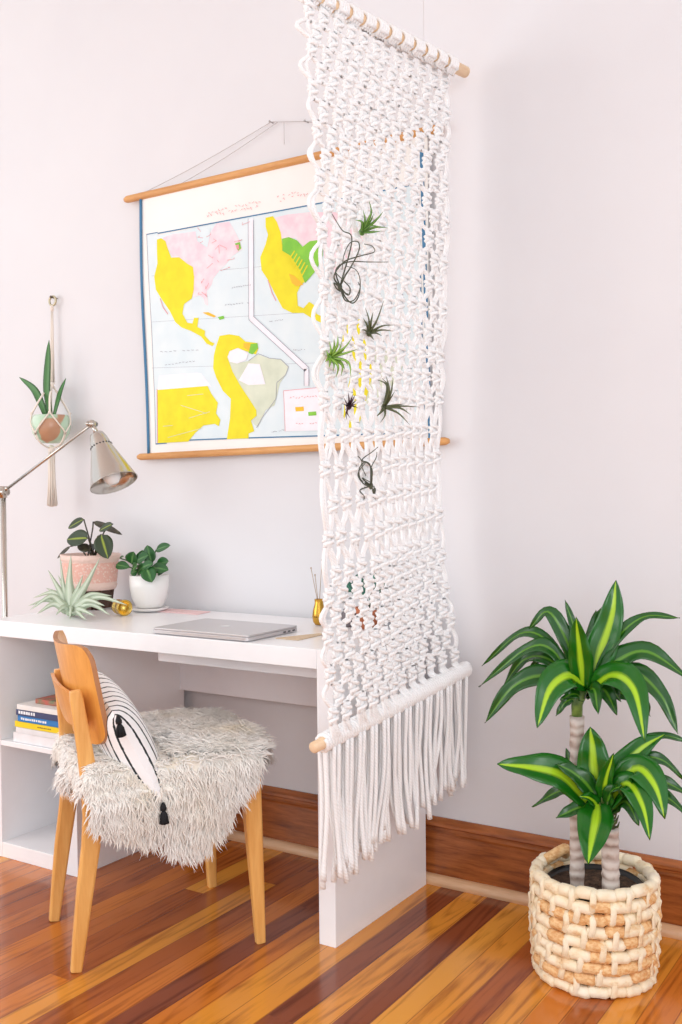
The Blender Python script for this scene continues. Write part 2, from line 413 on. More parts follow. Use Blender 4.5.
# channel line between the two maps
for dx, mt, wd in ((14, 9, .02),):
    mline(Z2([(194, 240), (196, 860)]), wd, 9, .0026); mline(Z4([(196, 20), (540, 335), (540, 440)]), wd, 9, .0027)
mline(Z2([(178, 240), (182, 870)]), .0018, 7, .0032); mline(Z2([(210, 250), (212, 850)]), .0018, 7, .0032)
mline(Z4([(182, 30), (525, 345), (525, 440)]), .0018, 7, .0034); mline(Z4([(212, 10), (553, 325), (553, 440)]), .0018, 7, .0034)
# right map
mpoly(Z2([(340, 235), (420, 215), (560, 200), (720, 200), (830, 260), (900, 360), (840, 470), (760, 560), (700, 620), (660, 600), (640, 380), (560, 380), (520, 415), (470, 360), (385, 365)]), 3, .0018)
mpoly(Z2([(285, 235), (330, 225), (355, 260), (380, 330), (388, 400), (420, 450), (560, 560), (530, 630), (505, 650), (480, 700), (485, 780), (520, 795), (555, 755), (585, 775), (600, 830), (660, 860), (640, 890), (575, 860), (520, 825), (450, 825), (390, 795), (340, 700), (300, 620), (260, 560), (252, 480), (285, 400), (300, 340), (285, 290)]), 2, .0022)
mpoly(Z2([(388, 365), (430, 355), (480, 375), (515, 415), (560, 380), (640, 370), (640, 470), (600, 560), (530, 640), (500, 560), (440, 470), (390, 440)]), 4, .0028)
for k in range(6):
    a = 430+k*16; mline(Z2([(a+36, 440+k*18), (a-6, 510+k*20)]), .0045, 2, .0034)
mpoly(Z2([(430, 580), (470, 600), (520, 650), (480, 660), (450, 640)]), 8, .0034)
mline(Z2([(300, 620), (325, 700), (350, 750)]), .003, 10, .0024)
# second South America, mostly behind the hanging
mpoly([(345, 322), (366, 318), (372, 345), (372, 378), (366, 402), (359, 426), (354, 431), (343, 431), (345, 400), (352, 372), (342, 345)], 2, .0022)
mpoly([(366, 345), (392, 350), (404, 362), (398, 384), (384, 402), (372, 410), (366, 402), (372, 378)], 5, .002)
# key box and legend
mpoly(Z4([(398, 470), (640, 448), (640, 715), (408, 722)]), 9, .003); mline(Z4([(398, 470), (640, 448)]), .0018, 10, .0036); mline(Z4([(398, 470), (408, 722)]), .0018, 10, .0036)
mpoly(Z4([(470, 572), (522, 568), (524, 595), (473, 598)]), 8, .0036); mpoly(Z4([(550, 602), (600, 598), (602, 622), (553, 626)]), 4, .0036)
def scribble(x0, y0, x1, y1, hgt, mt, n):
    """printed lines too small to read"""
    for k in range(n):
        t = (k+.5)/n; x = lerp(x0, x1, t); y = lerp(y0, y1, t)
        if random.random() < .14: continue
        q = [(x-(x1-x0)/n*.3, y+hgt*random.uniform(-.5, .5)), (x, y+hgt*random.uniform(-.5, .5)), (x+(x1-x0)/n*.3, y+hgt*random.uniform(-.5, .5))]
        mline(q, .0016, mt, .0036)
scribble(207, 217, 262, 206, 4, 10, 18); scribble(208, 213, 262, 201.5, 3, 10, 16); scribble(277, 201, 312, 194, 4, 10, 12); scribble(277, 197, 300, 192, 2.5, 10, 8)
scribble(290, 398, 318, 396, 2, 10, 10); scribble(296, 424, 318, 423, 1.5, 10, 8)
for q in ((160, 352, 200, 350), (165, 365, 196, 361), (232, 288, 252, 285), (268, 322, 284, 320), (292, 350, 306, 350), (225, 305, 250, 303), (272, 432, 285, 430)): scribble(*q, 1.2, 7, 9)
for k in range(26):
    x = random.uniform(200, 246); y = random.uniform(232, 300)-(x-200)*.25
    if y > 300-(x-200)*1.1: continue
    mline([(x, y), (x+random.uniform(-5, 5), y+random.uniform(-4, 4)), (x+random.uniform(-8, 8), y+random.uniform(-6, 6))], .0014, 10, .003)
# latitude lines
for y0, y1 in ((276, 262), (322, 312), (368, 363)):
    mline([(152, y0), (316, y1)], .0008, 7, .0015)
sheet = b.build('map_sheet', MM, mp)
b = MB(mo)                                # blue edging strip down the left side
def edge(v):
    p = sheetpt(0, v); return p+Vector((.0+.003*sin(v*7), -.004, 0))
pts = [edge(1-k/24) for k in range(25)]
b.tube(pts, .006, 6, flat=.35, ref=(0, 1, 0)); b.build('edge_binding', BLUEL, mp)
b = MB(mo); A_, B_ = at(125, 200, y=YM), at(440, 128, y=YM)
b.tube([A_, A_.lerp(B_, .01), A_.lerp(B_, .5), A_.lerp(B_, .99), B_], [.008, .0125, .0125, .0125, .008], 16); b.build('top_rod', RODW, mp)
b = MB(mo); C_, D_ = at(138, 457, y=YM), at(449, 441, y=YM)
b.tube([C_, C_.lerp(D_, .01), C_.lerp(D_, .5), C_.lerp(D_, .99), D_], [.007, .0115, .0115, .0115, .007], 16); b.build('bottom_rod', RODW, mp)
b = MB(mo); n1, n2 = at(271, 122, y=-.012), at(306, 121.5, y=-.012)
for a_, c_ in ((A_.lerp(B_, .03), n1), (n1, n2), (n2, B_.lerp(A_, .03)), (A_.lerp(B_, .17), n1.lerp(n2, .2))):
    pts = [a_.lerp(c_, k/8)+Vector((0, 0, -.008*sin(pi*k/8)*(0 if a_ is n1 else 1))) for k in range(9)]; b.tube(pts, .0011, 5)
pm = at(284, 122, y=-.012); b.tube([pm, pm+Vector((0, 0, -.07))], .001, 5)
b.build('hanging_string', plain('grey_string', srgb(196, 190, 190), .8), mp)
b = MB(mo)
NAIL = plain('nail_steel', srgb(190, 190, 190), .35, 1)
for q in (n1, n2):
    b = MB(mo); b.tube([(q.x, 0, q.z), (q.x, -.02, q.z)], .0018, 8); b.lathe([(0, 0), (.0035, 0), (.0035, .002), (0, .0025)], (q.x, -.019, q.z), 10, axis=(0, -1, 0)); b.build('nail', NAIL, mp)

# ================================================================== MACRAME HANGING
mac = thing('macrame_hanging', 'tall white knotted macrame room divider hanging from ceiling beside the desk', 'macrame hanging', (-1.30, -.42, .6))
co = mac.location
def ilin(tab, y):
    for (a, p), (c, q) in zip(tab, tab[1:]):
        if y <= c: return lerp(p, q, (y-a)/(c-a))
    return tab[-1][1]
nearT = [(-30, 299), (75, 303), (150, 307), (200, 311), (300, 315), (400, 319), (480, 322), (560, 324), (650, 322), (735, 326)]
farT = [(70, 449), (85, 449), (200, 446), (300, 445), (450, 442), (560, 447), (640, 456), (680, 460)]
ZTOP, ZBN, ZBF = 2.300, .582, .655
nearP = [at(x, y, d=2.37) for y, x in nearT]; farP = [at(x, y, y=-.085) for y, x in farT]
def byz(P, z):
    if z >= P[0].z: return P[0]
    for a, c in zip(P, P[1:]):
        if z >= c.z: return a.lerp(c, (a.z-z)/(a.z-c.z))
    return P[-1]
def S(s, v):
    """s 0 near edge .. 1 wall edge, v 0 top .. 1 bottom"""
    z0 = lerp(ZTOP, ZBN, v); z1 = lerp(ZTOP, ZBF, v)
    a = byz(nearP, z0).copy(); c = byz(farP, z1).copy(); a.z = z0; c.z = z1
    p = a.lerp(c, s)
    p += SN*(.012*sin(s*7+v*3)*sin(v*5+.5))
    return p
SN = Vector((.995, .08, 0)).normalized()          # towards the open room on the right
ST = Vector((.08, .995, 0)).normalized()
# dowels
tdn, tdf = at(296, -19, d=2.375), at(466, 72.5, y=-.055)
tdn.z = tdf.z = (tdf.z+.0)
b = MB(co); b.tube([tdn, tdn.lerp(tdf, .004), tdf.lerp(tdn, .004), tdf], [.013, .0155, .0155, .013], 20); b.build('top_dowel', DOWELW, mac)
bdn, bdf = at(313, 748, d=2.36), at(466, 669, y=-.055)
b = MB(co); b.tube([bdn, bdn.lerp(bdf, .004), bdf.lerp(bdn, .004), bdf], [.0115, .0135, .0135, .0115], 20); b.build('bottom_dowel', DOWELW, mac)
b = MB(co)                                        # rope wound round the bottom dowel
ax = (bdf-bdn).normalized(); s1 = ax.orthogonal().normalized(); s2 = ax.cross(s1); LEN = (bdf-bdn).length
turns = int(LEN*.94/.0098); pts = []
for k in range(turns*10+1):
    a = 2*pi*k/10; t = .045+.955*k/(turns*10)
    pts.append(bdn.lerp(bdf, t)+(s1*cos(a)+s2*sin(a))*.0185)
b.tube(pts, .0052, 6)
b.ball(bdf, (.02, .012, .02), 12)
b.build('rope_wrap', ROPE, mac)
# net
NG = 12; RC = .0050
pitches = [.046]*5+[.054]*4+[.064]*7+[.080]*5+[.046]*7
sc = (ZTOP-ZBN-.036-.042)/sum(pitches); acc = [.036]
for q in pitches: acc.append(acc[-1]+q*sc)
rows = [a/(ZTOP-ZBN) for a in acc]
b = MB(co)
def gpos(i, r): return ((i+.5+(.5 if r % 2 else 0))/NG)
ex = {}
def jit(a): return random.uniform(-a, a)
for r, v in enumerate(rows):
    cnt = NG-(r % 2)
    for i in range(cnt):
        s = gpos(i, r); c = S(s, v)+Vector((0, 0, jit(.004)))+SN*jit(.003)
        wd = .0100+jit(.001); h = .0165+jit(.0015)
        tt = ST+Vector((0, 0, jit(.14))); up = zz+ST*jit(.1)
        def P(a, q, n): return c+tt*(a*wd)+up*(q*h)+SN*(n*.0068)
        b.tube([P(-1.0, 1.35, 0), P(-1.15, .75, .1), P(-.6, .62, 1.25), P(.4, .5, 1.35), P(1.15, .32, .4), P(1.3, .02, -.3), P(1.05, -.25, .5), P(.3, -.42, 1.35), P(-.6, -.55, 1.25), P(-1.2, -.75, .2), P(-1.0, -1.35, 0)], RC, 6)
        b.tube([P(1.0, 1.35, 0), P(1.15, .7, -.2), P(.5, .55, -1.1), P(-.5, .45, -1.1), P(-1.25, .2, .2), P(-1.3, -.05, .5), P(-1.0, -.3, -.6), P(.3, -.45, -1.1), P(1.1, -.7, -.2), P(1.0, -1.35, 0)], RC, 6)
        b.tube([P(-.33, 1.35, 0), P(-.33, 0, 0), P(-.33, -1.35, 0)], RC, 6, caps=False); b.tube([P(.33, 1.35, 0), P(.33, 0, 0), P(.33, -1.35, 0)], RC, 6, caps=False)
        ex[r, i] = ([P(a, 1.35, 0) for a in (-1, -.33, .33, 1)], [P(a, -1.35, 0) for a in (-1, -.33, .33, 1)])
def strand(p, q, bulge=Vector((0, 0, 0)), slack=.0):
    d = abs(p.z-q.z); pts = []
    n_ = SN*jit(.004)
    for k in range(7):
        t = k/6; pts.append(bez([p, p+Vector((0, 0, -d*.38)), q+Vector((0, 0, d*.38)), q], t)+bulge*sin(pi*t)+n_*sin(pi*t))
    b.tube(pts, RC, 6, caps=False)
topd = lambda s: tdn.lerp(tdf, lerp(.028, .915, s))
for r in range(len(rows)):
    cnt = NG-(r % 2)
    for i in range(cnt):
        T4, _ = ex[r, i]
        if r == 0:
            for j, p in enumerate(T4):
                d = topd((i+.5)/NG)+ST*((j-1.5)*.0098)
                arc = [d+SN*(.0195*cos(a))+zz*(.0195*sin(a)) for a in [x*pi/6 for x in range(-3, 10)]]
                b.tube(arc, RC, 6)
                b.tube([d+SN*(.0195*cos(-1.2))+zz*(.0195*sin(-1.2)), d+SN*.006+zz*-.026, p.lerp(d, .4), p], RC, 6, caps=False)
            d = topd((i+.5)/NG)+zz*-.012+SN*.0165
            b.tube([d-ST*.017, d+SN*.004, d+ST*.017], RC, 6)
            continue
        for j in (0, 1, 2, 3):
            if r % 2:      # odd row knots sit between i and i+1 of the row above
                src = ex[r-1, i][1][2+j] if j < 2 else ex[r-1, i+1][1][j-2]
            else:
                if j < 2:
                    if i == 0:
                        src = ex[r-2, 0][1][j]; ex0 = -ST*random.uniform(.012, .03 if r < 14 else .016)*(1.2 if j == 0 else .9)+SN*jit(.01)
                        strand(src, T4[j], ex0); continue
                    src = ex[r-1, i-1][1][2+j]
                else:
                    if i == NG-1:
                        src = ex[r-2, NG-1][1][j]; strand(src, T4[j], ST*random.uniform(.004, .014)); continue
                    src = ex[r-1, i][1][j-2]
            strand(src, T4[j])
# last rows down to the dowel
last = len(rows)-1
for i in range(NG-(last % 2)):
    for j, p in enumerate(ex[last, i][1]):
        s = gpos(i, last)+(j-1.5)*.17/NG; q = bdn.lerp(bdf, lerp(.05, .97, s))+SN*.017
        strand(p, q)
if last % 2:
    for i in (0, NG-1):
        for j in ((0, 1) if i == 0 else (2, 3)):
            p = ex[last-1, i][1][j]; s = (i+.5+(j-1.5)*.28)/NG; strand(p, bdn.lerp(bdf, lerp(.05, .97, s))+SN*.015)
b.build('knotted_net', ROPE, mac)
# fringe: every cord a part
NF = 76
for i in range(NF):
    s = (i+.5)/NF; t = lerp(.05, .975, s)
    q = bdn.lerp(bdf, t); side = (-1 if i % 2 else 1)
    ln = lerp(.325, .285, s)+.02*sin(i*1.9)+jit(.012)
    lay = SN*(.0165*side if i % 3 else .004)
    ph = random.uniform(0, 6); am = random.uniform(.004, .014); drift = .016*sin(s*15+.6)+.012*sin(s*31)
    if i < 3: drift -= .005
    pts = []
    for k in range(15):
        u = k/14
        pts.append(q+lay*(1-.3*u)+zz*(-.012-ln*u)+ST*(drift*u*u+am*sin(ph+u*4.2)*u)+SN*(.009*sin(ph*1.7+u*4)*u))
    rr = [.0058]*12+[.006, .0068, .0076]
    b = MB(co); b.tube(pts, rr, 7)
    b.build('fringe_cord', ROPE, mac)
b = MB(co)
e1 = tdf.lerp(tdn, .285); e2 = tdn.lerp(tdf, .09)
LINE, HOOK = plain('clear_line', srgb(226, 222, 224), .4), plain('hook_white', srgb(230, 230, 230), .4)
for e in (e1, e2):
    b = MB(co); b.tube([e+zz*.012, Vector((e.x, e.y, 3.29))], .0011, 6); b.build('hanging_cord', LINE, mac)
    b = MB(co); b.lathe([(.012, 0), (.012, -.003), (.004, -.006), (.002, -.012), (0, -.013)], (e.x, e.y, 3.2995), 14); b.build('ceiling_hook', HOOK, mac)

# ================================================================== AIR PLANTS IN THE MACRAME
AIRG = leafmat('air_plant_green', srgb(84, 128, 52), srgb(120, 168, 74), .2)
AIRD = leafmat('air_plant_dusky', srgb(78, 84, 56), srgb(104, 112, 76), .2)
AIRL = leafmat('air_plant_fresh', srgb(104, 150, 52), srgb(150, 190, 84), .2)
AIRC = tone('air_plant_wiry', srgb(66, 70, 60), srgb(88, 92, 74), 40, .6)
AIRP = tone('air_plant_purple', srgb(84, 40, 56), srgb(60, 30, 44), 40, .6)
def blade(b, pts, w0, mat=0, n=10, taper=1.0, fold=.25, nrm=None):
    """thin tapering leaf along spline pts: u across, v along"""
    L = spline(pts, max(2, n//(len(pts)-1))); m_ = len(L)-1
    def fn(u, v):
        k = v*m_; i0 = min(m_-1, int(k)); p = L[i0].lerp(L[i0+1], k-i0)
        t = (L[min(m_, i0+1)]-L[max(0, i0-1)] if i0 else L[1]-L[0]).normalized()
        q = Vector(nrm) if nrm else Vector((.5, -.8, .2)); sd = t.cross(q)
        if sd.length < .05: sd = t.orthogonal()
        sd.normalize(); nn = sd.cross(t)
        ww = w0*(1-v)**taper*min(1, .45+v*4)
        return p+sd*(u-.5)*ww+nn*(abs(u-.5)*-2*fold*ww*.5)
    b.grid(fn, 2, m_, mat)
def msurf(px, py, lift=.026):
    """point on the hanging at a pixel, lifted to its front"""
    lo = None
    for k in range(41):
        s = k/40; a = S(s, min(.9, max(.05, (py-s*65)/735))); d = a-CP; u = 341+FPX*d.dot(RT)/d.dot(FW)
        if lo is None or abs(u-px) < lo[0]: lo = (abs(u-px), d.dot(FW))
    return at(px, py, d=lo[1]-lift)
def airplant(name, label, c, tips, mat, w0=.006, droop=0, curly=False):
    base = msurf(*c); b = MB(base)
    for tx, ty, mx, my in tips:
        p = at(tx, ty, d=(base-CP).dot(FW)-random.uniform(.0, .05)); mm = at(mx, my, d=(base-CP).dot(FW)-random.uniform(.01, .04))
        blade(b, [base, mm, p], w0*random.uniform(.8, 1.15), 0, 10, .8)
    b.ball(base, (.007, .007, .009), 8)
    return tag(b.build(name, mat, solid=.0008), label, 'air plant')
airplant('air_plant', 'green spiky air plant, topmost in the macrame hanging', (362, 232), [(369, 200, 371, 214), (374, 213, 370, 222), (383, 212, 376, 220), (388, 228, 376, 227), (355, 220, 362, 222), (382, 231, 372, 232), (363, 210, 365, 220), (378, 226, 370, 226), (358, 232, 361, 229), (372, 210, 369, 218)], AIRG, .009)
airplant('air_plant', 'dark green upright air plant tucked above the bright green bushy one', (369, 333), [(384, 300, 377, 320), (365, 307, 369, 320), (395, 325, 382, 326), (393, 331, 381, 330), (363, 318, 367, 325), (382, 336, 376, 333), (379, 314, 375, 324), (374, 340, 371, 336), (373, 312, 371, 322), (361, 330, 365, 330)], AIRD, .008)
airplant('air_plant', 'bright green bushy air plant at the near edge of the macrame', (330, 357), [(338, 335, 337, 346), (352, 338, 344, 348), (358, 349, 346, 353), (351, 378, 348, 362), (345, 370, 341, 362), (333, 372, 334, 364), (326, 350, 328, 354), (329, 341, 331, 350), (342, 340, 339, 350), (336, 378, 338, 366), (348, 366, 344, 360), (347, 344, 341, 352), (325, 362, 327, 360), (341, 376, 342, 365), (334, 338, 334, 348), (329, 368, 330, 363)], AIRL, .0085)
airplant('air_plant', 'small dark purple air plant with short fine leaves', (349, 406), [(357, 400, 353, 403), (355, 395, 352, 401), (348, 392, 349, 399), (344, 398, 346, 402), (358, 408, 353, 406), (350, 418, 347, 412), (345, 410, 347, 408), (353, 394, 351, 400), (347, 420, 346, 414), (356, 404, 352, 405), (343, 404, 346, 405)], AIRP, .006)
airplant('air_plant', 'brownish air plant with long claw leaves sweeping up and right', (384, 407), [(376, 379, 387, 386), (386, 376, 389, 390), (393, 378, 391, 392), (419, 407, 402, 406), (411, 415, 400, 408), (410, 425, 398, 413), (380, 423, 385, 415), (395, 391, 390, 399), (376, 417, 381, 412), (405, 404, 395, 405), (383, 401, 384, 404), (382, 378, 389, 388)], AIRD, .0085)
def wiry(name, label, c, strands):
    base = msurf(*c, .034); b = MB(base); dp = (base-CP).dot(FW)
    for q in strands:
        pts = spline([base]+[at(x, y, d=dp-.012-.02*abs(sin(k*1.7+x))) for k, (x, y) in enumerate(q)], 7); L = len(pts)
        b.tube(pts, [.0021*(1-.6*k/L) for k in range(L)], 5)
    b.ball(base, (.006, .006, .009), 8)
    return tag(b.build(name, AIRC), label, 'air plant')
wiry('curly_air_plant', 'grey wiry curling air plant with looping strands near the top of the macrame', (340, 287), [
    [(334, 276), (344, 262), (360, 256), (374, 252), (372, 246), (364, 244)], [(345, 276), (352, 265), (359, 250), (358, 242), (350, 243), (344, 255), (342, 270)],
    [(346, 298), (353, 303), (359, 295), (360, 280), (356, 270), (346, 266)], [(348, 295), (350, 288), (343, 280), (336, 272), (340, 264)],
    [(345, 300), (354, 300), (360, 288), (358, 282)], [(334, 283), (338, 290), (348, 294)], [(336, 270), (348, 262), (370, 262), (388, 262)], [(352, 240), (342, 230), (332, 214)]])
wiry('curly_air_plant', 'dark wiry air plant with curling leaves, lowest in the macrame', (371, 486), [
    [(361, 480), (359, 470), (362, 462), (356, 456), (350, 468)], [(372, 470), (366, 462), (362, 466), (366, 476)], [(370, 465), (362, 460), (372, 452), (378, 447)],
    [(364, 484), (358, 474), (366, 462)], [(360, 490), (364, 496), (364, 500)], [(372, 478), (371, 468), (376, 458), (377, 452)], [(362, 478), (370, 482)]])
bs = msurf(374, 493, .03); b = MB(bs)
for a in ((-.004, .012), (0, .018), (.004, .012), (-.002, -.012), (.003, -.014)): b.tube([bs, bs+ST*a[0]+zz*a[1]*.6, bs+ST*a[0]*1.6+zz*a[1]], [.0035, .003, .0008], 6)
tag(b.build('air_plant', AIRC), 'tiny dark tuft of air plant just under the lowest wiry one', 'air plant')

# ================================================================== DRACAENA IN BASKET
BX, BY, BR = -.803, -.325, .134
RIM = .25
def strawmat():
    M = Mat('woven_reed', srgb(236, 212, 174), .6); v = M.coord('Object', (9, 9, 16))
    n = M.noise(v, 2.2, 4, .6); n2 = M.noise(M.coord('Object', (60, 60, 90)), 2, 3)
    M.color(M.ramp(n, [(.3, srgb(222, 176, 120)), (.45, srgb(244, 226, 192)), (.7, srgb(250, 238, 214))])); M.bump(n2, .5, .002); return M.m
def tanmat():
    M = Mat('tan_reed', srgb(214, 158, 100), .6); n = M.noise(M.coord('Object', (50, 50, 90)), 2, 4)
    M.color(M.ramp(n, [(.35, srgb(216, 158, 98)), (.6, srgb(240, 200, 146))])); M.bump(n, .5, .002); return M.m
STRAW, TAN = strawmat(), tanmat()
bk = thing('woven_basket', 'round basket of coiled pale straw on the floor by the wall', 'basket', (BX, BY, 0))
b = MB((BX, BY, 0)); NC = 9; hc = RIM/NC
def brad(z): return BR*(.955+.07*sin(min(1, z/.2)*pi*.75))
for k in range(NC):
    z0 = hc*(k+.5); nseg = 20; off = random.uniform(0, 1)
    a0 = off*2*pi/nseg
    for j in range(nseg):
        wd_ = 2*pi/nseg; a1 = a0+wd_
        mt = 1 if (random.random() < .42 and k not in (0, NC-1)) else 0
        lift = random.uniform(-.002, .0025)
        pts = []; rr = []
        for q in range(7):
            a = a0+(a1-a0)*(q/6*1.12-.06); r_ = brad(z0)+lift+.0015*sin(q*1.3)
            pts.append((BX+r_*cos(a), BY+r_*sin(a), z0+.0022*sin(j*2.1+k)+.0012*sin(q)))
            rr.append(hc*.53*(.72 if q in (0, 6) else 1))
        b.tube(pts, rr, 8, mt)
        a0 = a1
b.build('coiled_body', [STRAW, TAN], bk)
b = MB((BX, BY, 0))                       # upright bindings laid over pairs of coils, staggered
for k in range(NC-1):
    for j in range(13):
        if random.random() < .12: continue
        a = 2*pi*(j+(.5 if k % 2 else 0)+random.uniform(-.2, .2))/13; z0 = hc*(k+.5)
        pts = [(BX+(brad(z0)+dr)*cos(a+da), BY+(brad(z0)+dr)*sin(a+da), z0+dz) for dr, da, dz in ((.004, 0, -hc*.45), (.0145, .0, -hc*.1), (.0115, .02, hc*.5), (.0145, .02, hc*1.05), (.004, .0, hc*1.45))]
        b.tube(pts, [.005, .0078, .0078, .0078, .005], 7, flat=.42, ref=(cos(a), sin(a), 0))
b.build('binding', STRAW, bk)
b = MB((BX, BY, 0))
for a_c in (2.75,):
    pts = []
    for q in range(9):
        t = q/8; a = a_c+(t-.5)*.55; pts.append((BX+(BR-.006-.035*sin(pi*t))*cos(a), BY+(BR-.006-.035*sin(pi*t))*sin(a), RIM-.01+.028*sin(pi*t)))
    b.tube(pts, .013, 10)
b.build('handle', TAN, bk)
b = MB((BX, BY, 0)); b.lathe([(.0, .006), (BR-.02, .006), (BR-.012, .03)], (BX, BY, 0), 32); b.build('base', STRAW, bk)

dr = thing('dracaena_plant', 'tall corn plant with two cane stems and yellow-green striped leaves, in a straw basket', 'potted plant', (BX, BY, .012))
do = dr.location
b = MB(do); b.lathe([(0, .012), (.09, .012), (.108, .205), (.114, .216), (.109, .22), (.102, .2)], (BX, BY, 0), 36); b.build('nursery_pot', plain('black_plastic', srgb(26, 28, 30), .35), dr)
M = Mat('potting_soil', srgb(60, 44, 34), .95); n = M.noise(M.coord(), 60, 6, .7); M.color(M.ramp(n, [(.35, srgb(40, 28, 20)), (.6, srgb(96, 72, 54)), (.75, srgb(150, 120, 96))])); M.bump(n, 1, .01); SOIL = M.m
def soil(parent, c, r, org, nm='soil'):
    b = MB(org); b.grid(lambda u, v: Vector((c[0]+r*v*cos(2*pi*u), c[1]+r*v*sin(2*pi*u), c[2]+.004*sin(u*31+v*9)*v*(1-v)*3)), 36, 8); return b.build(nm, SOIL, parent)
soil(dr, (BX, BY, .207), .106, do)
M = Mat('cane_bark', srgb(186, 170, 160), .8); X = M.xyz(M.coord()); n = M.noise(M.coord(), 30, 4)
rg = M.math('SINE', M.math('ADD', M.math('MULTIPLY', X[2], 260), M.math('MULTIPLY', n, 7)))
M.color(M.ramp(M.math('ADD', M.math('MULTIPLY', rg, .3), n), [(.0, srgb(132, 110, 98)), (.35, srgb(186, 170, 160)), (.8, srgb(208, 198, 190))])); M.bump(rg, .4, .002); CANE = M.m
DRA = leafmat('corn_plant_leaf', srgb(22, 98, 16), srgb(168, 208, 40), .11, rough=.22, noise=1.3)
DRD = leafmat('corn_plant_leaf_plain', srgb(26, 84, 20), srgb(96, 150, 42), .07, rough=.22, noise=1.3)
YS = BY-.02
def stem(x_px, y_top, yy, r, parent=dr):
    p0 = at(x_px[0], 880, y=yy); p1 = at(x_px[1], y_top, y=yy); p0.z = .18
    b = MB(do); pts = [p0.lerp(p1, k/20) for k in range(21)]
    b.tube(pts, [r*(1+.035*(k % 2)+.05*sin(k*2.3)) for k in range(21)], 16)
    return b.build('cane_stem', CANE, parent), p1
st1, top1 = stem((577, 577), 716, BY-.045, .0165)
st2, top2 = stem((611, 610), 828, BY-.06, .0195)
def leaf(b, P, width, mat=0, nrm=None, fold=.5, n=18, ripple=0):
    L = spline(P, max(2, n//(len(P)-1))); m_ = len(L)-1; ph = random.uniform(0, 6)
    def fn(u, v):
        k = v*m_; i0 = min(m_-1, int(k)); p = L[i0].lerp(L[i0+1], k-i0)
        t = (L[min(m_, i0+1)]-L[max(0, i0-1)]).normalized()
        q = Vector(nrm) if nrm else (CP-p).normalized()*.8+zz*.45
        sd = t.cross(q); sd = sd.normalized() if sd.length > .03 else t.orthogonal().normalized()
        nn = sd.cross(t)
        prof = (min(1, .30+v*1.9)**.9)*(1-v**2.6)**.85
        a = abs(u-.5)*2
        return p+sd*((u-.5)*width*prof)-nn*(fold*width*.5*a*prof*-.6)+nn*(ripple*sin(v*17+ph+u*3)*a)
    b.grid(fn, 6, m_, mat)
def crown(parent, base, specs, yb):
    b = MB(do)
    for sp in specs:
        pxs, wpx, dys, mt = sp
        P = []
        for k, (x, y) in enumerate(pxs):
            t = k/(len(pxs)-1); P.append(at(x, y, y=yb+dys*t))
        wpx *= 1.32
        d = (P[0]-CP).dot(FW); leaf(b, [base.lerp(P[0], .0)]+P[0:] if False else P, wpx*d/FPX, mt, ripple=.0035)
    return b.build('foliage', [DRA, DRD], parent, solid=.0012)
S1 = [
 ([(593, 690), (600, 655), (612, 615), (616, 580)], 26, .03, 0), ([(583, 692), (581, 665), (578, 640), (576, 617)], 20, -.06, 0),
 ([(582, 670), (575, 632), (565, 600)], 9, .02, 1), ([(578, 678), (566, 640), (548, 612), (529, 629)], 14, .0, 1),
 ([(576, 688), (548, 642), (520, 634), (482, 666)], 11, .03, 1), ([(577, 690), (552, 650), (525, 650), (479, 687)], 13, -.02, 1),
 ([(576, 690), (550, 660), (524, 660), (502, 688)], 13, .05, 1), ([(577, 696), (545, 676), (512, 688), (485, 723)], 19, -.03, 1),
 ([(585, 686), (568, 676), (550, 690), (537, 728)], 29, -.13, 0), ([(588, 692), (612, 676), (634, 690), (645, 742)], 27, -.14, 0),
 ([(590, 688), (616, 662), (648, 652), (690, 680)], 20, .02, 1), ([(592, 684), (616, 640), (644, 617), (680, 618)], 10, .04, 1),
 ([(590, 692), (630, 672), (660, 694), (678, 734)], 17, -.02, 1), ([(584, 696), (594, 690), (598, 714)], 14, -.08, 1),
 ([(588, 696), (604, 690), (617, 715)], 15, -.04, 1), ([(586, 680), (591, 645), (596, 610)], 14, .05, 1), ([(590, 680), (596, 630), (607, 602)], 13, .06, 1),
 ([(578, 698), (566, 702), (556, 716)], 8, -.02, 1), ([(580, 690), (562, 668), (545, 656), (528, 672)], 12, .06, 1), ([(590, 694), (606, 690), (640, 700), (650, 716)], 12, .06, 1),
 ([(583, 700), (574, 694), (560, 700)], 9, -.05, 1), ([(586, 698), (598, 684), (612, 690), (621, 702)], 12, .0, 1)]
S2 = [
 ([(590, 806), (562, 776), (530, 768), (497, 764)], 29, -.10, 0), ([(598, 802), (594, 770), (592, 745), (590, 727)], 27, .0, 0),
 ([(602, 812), (588, 786), (572, 772), (556, 764)], 17, -.05, 1), ([(598, 800), (596, 818), (592, 840), (588, 864)], 29, -.14, 0),
 ([(592, 806), (578, 808), (556, 818)], 14, -.05, 1), ([(608, 806), (622, 770), (642, 748), (666, 734)], 22, .02, 0),
 ([(612, 800), (636, 752), (660, 736), (690, 742)], 10, .05, 1), ([(608, 806), (634, 770), (654, 784), (665, 819)], 26, -.08, 0),
 ([(606, 810), (626, 784), (642, 804), (650, 840)], 21, -.13, 0), ([(610, 812), (626, 802), (639, 826)], 14, -.02, 1),
 ([(612, 800), (640, 762), (662, 760), (684, 780)], 11, .06, 1), ([(612, 806), (640, 784), (664, 782), (690, 796)], 14, .03, 1),
 ([(612, 810), (646, 790), (668, 798), (688, 816)], 12, -.02, 1), ([(600, 800), (576, 780), (566, 748)], 13, .06, 1), ([(600, 806), (566, 790), (532, 807)], 12, .04, 1),
 ([(603, 806), (606, 780), (614, 753)], 14, -.05, 0), ([(606, 800), (614, 770), (622, 752)], 14, .04, 1), ([(600, 812), (592, 800), (580, 796)], 12, -.06, 0), ([(604, 812), (612, 792), (622, 786)], 13, -.06, 1)]
crown(st1, top1, S1, BY-.045); crown(st2, top2, S2, BY-.07)
b = MB(do)
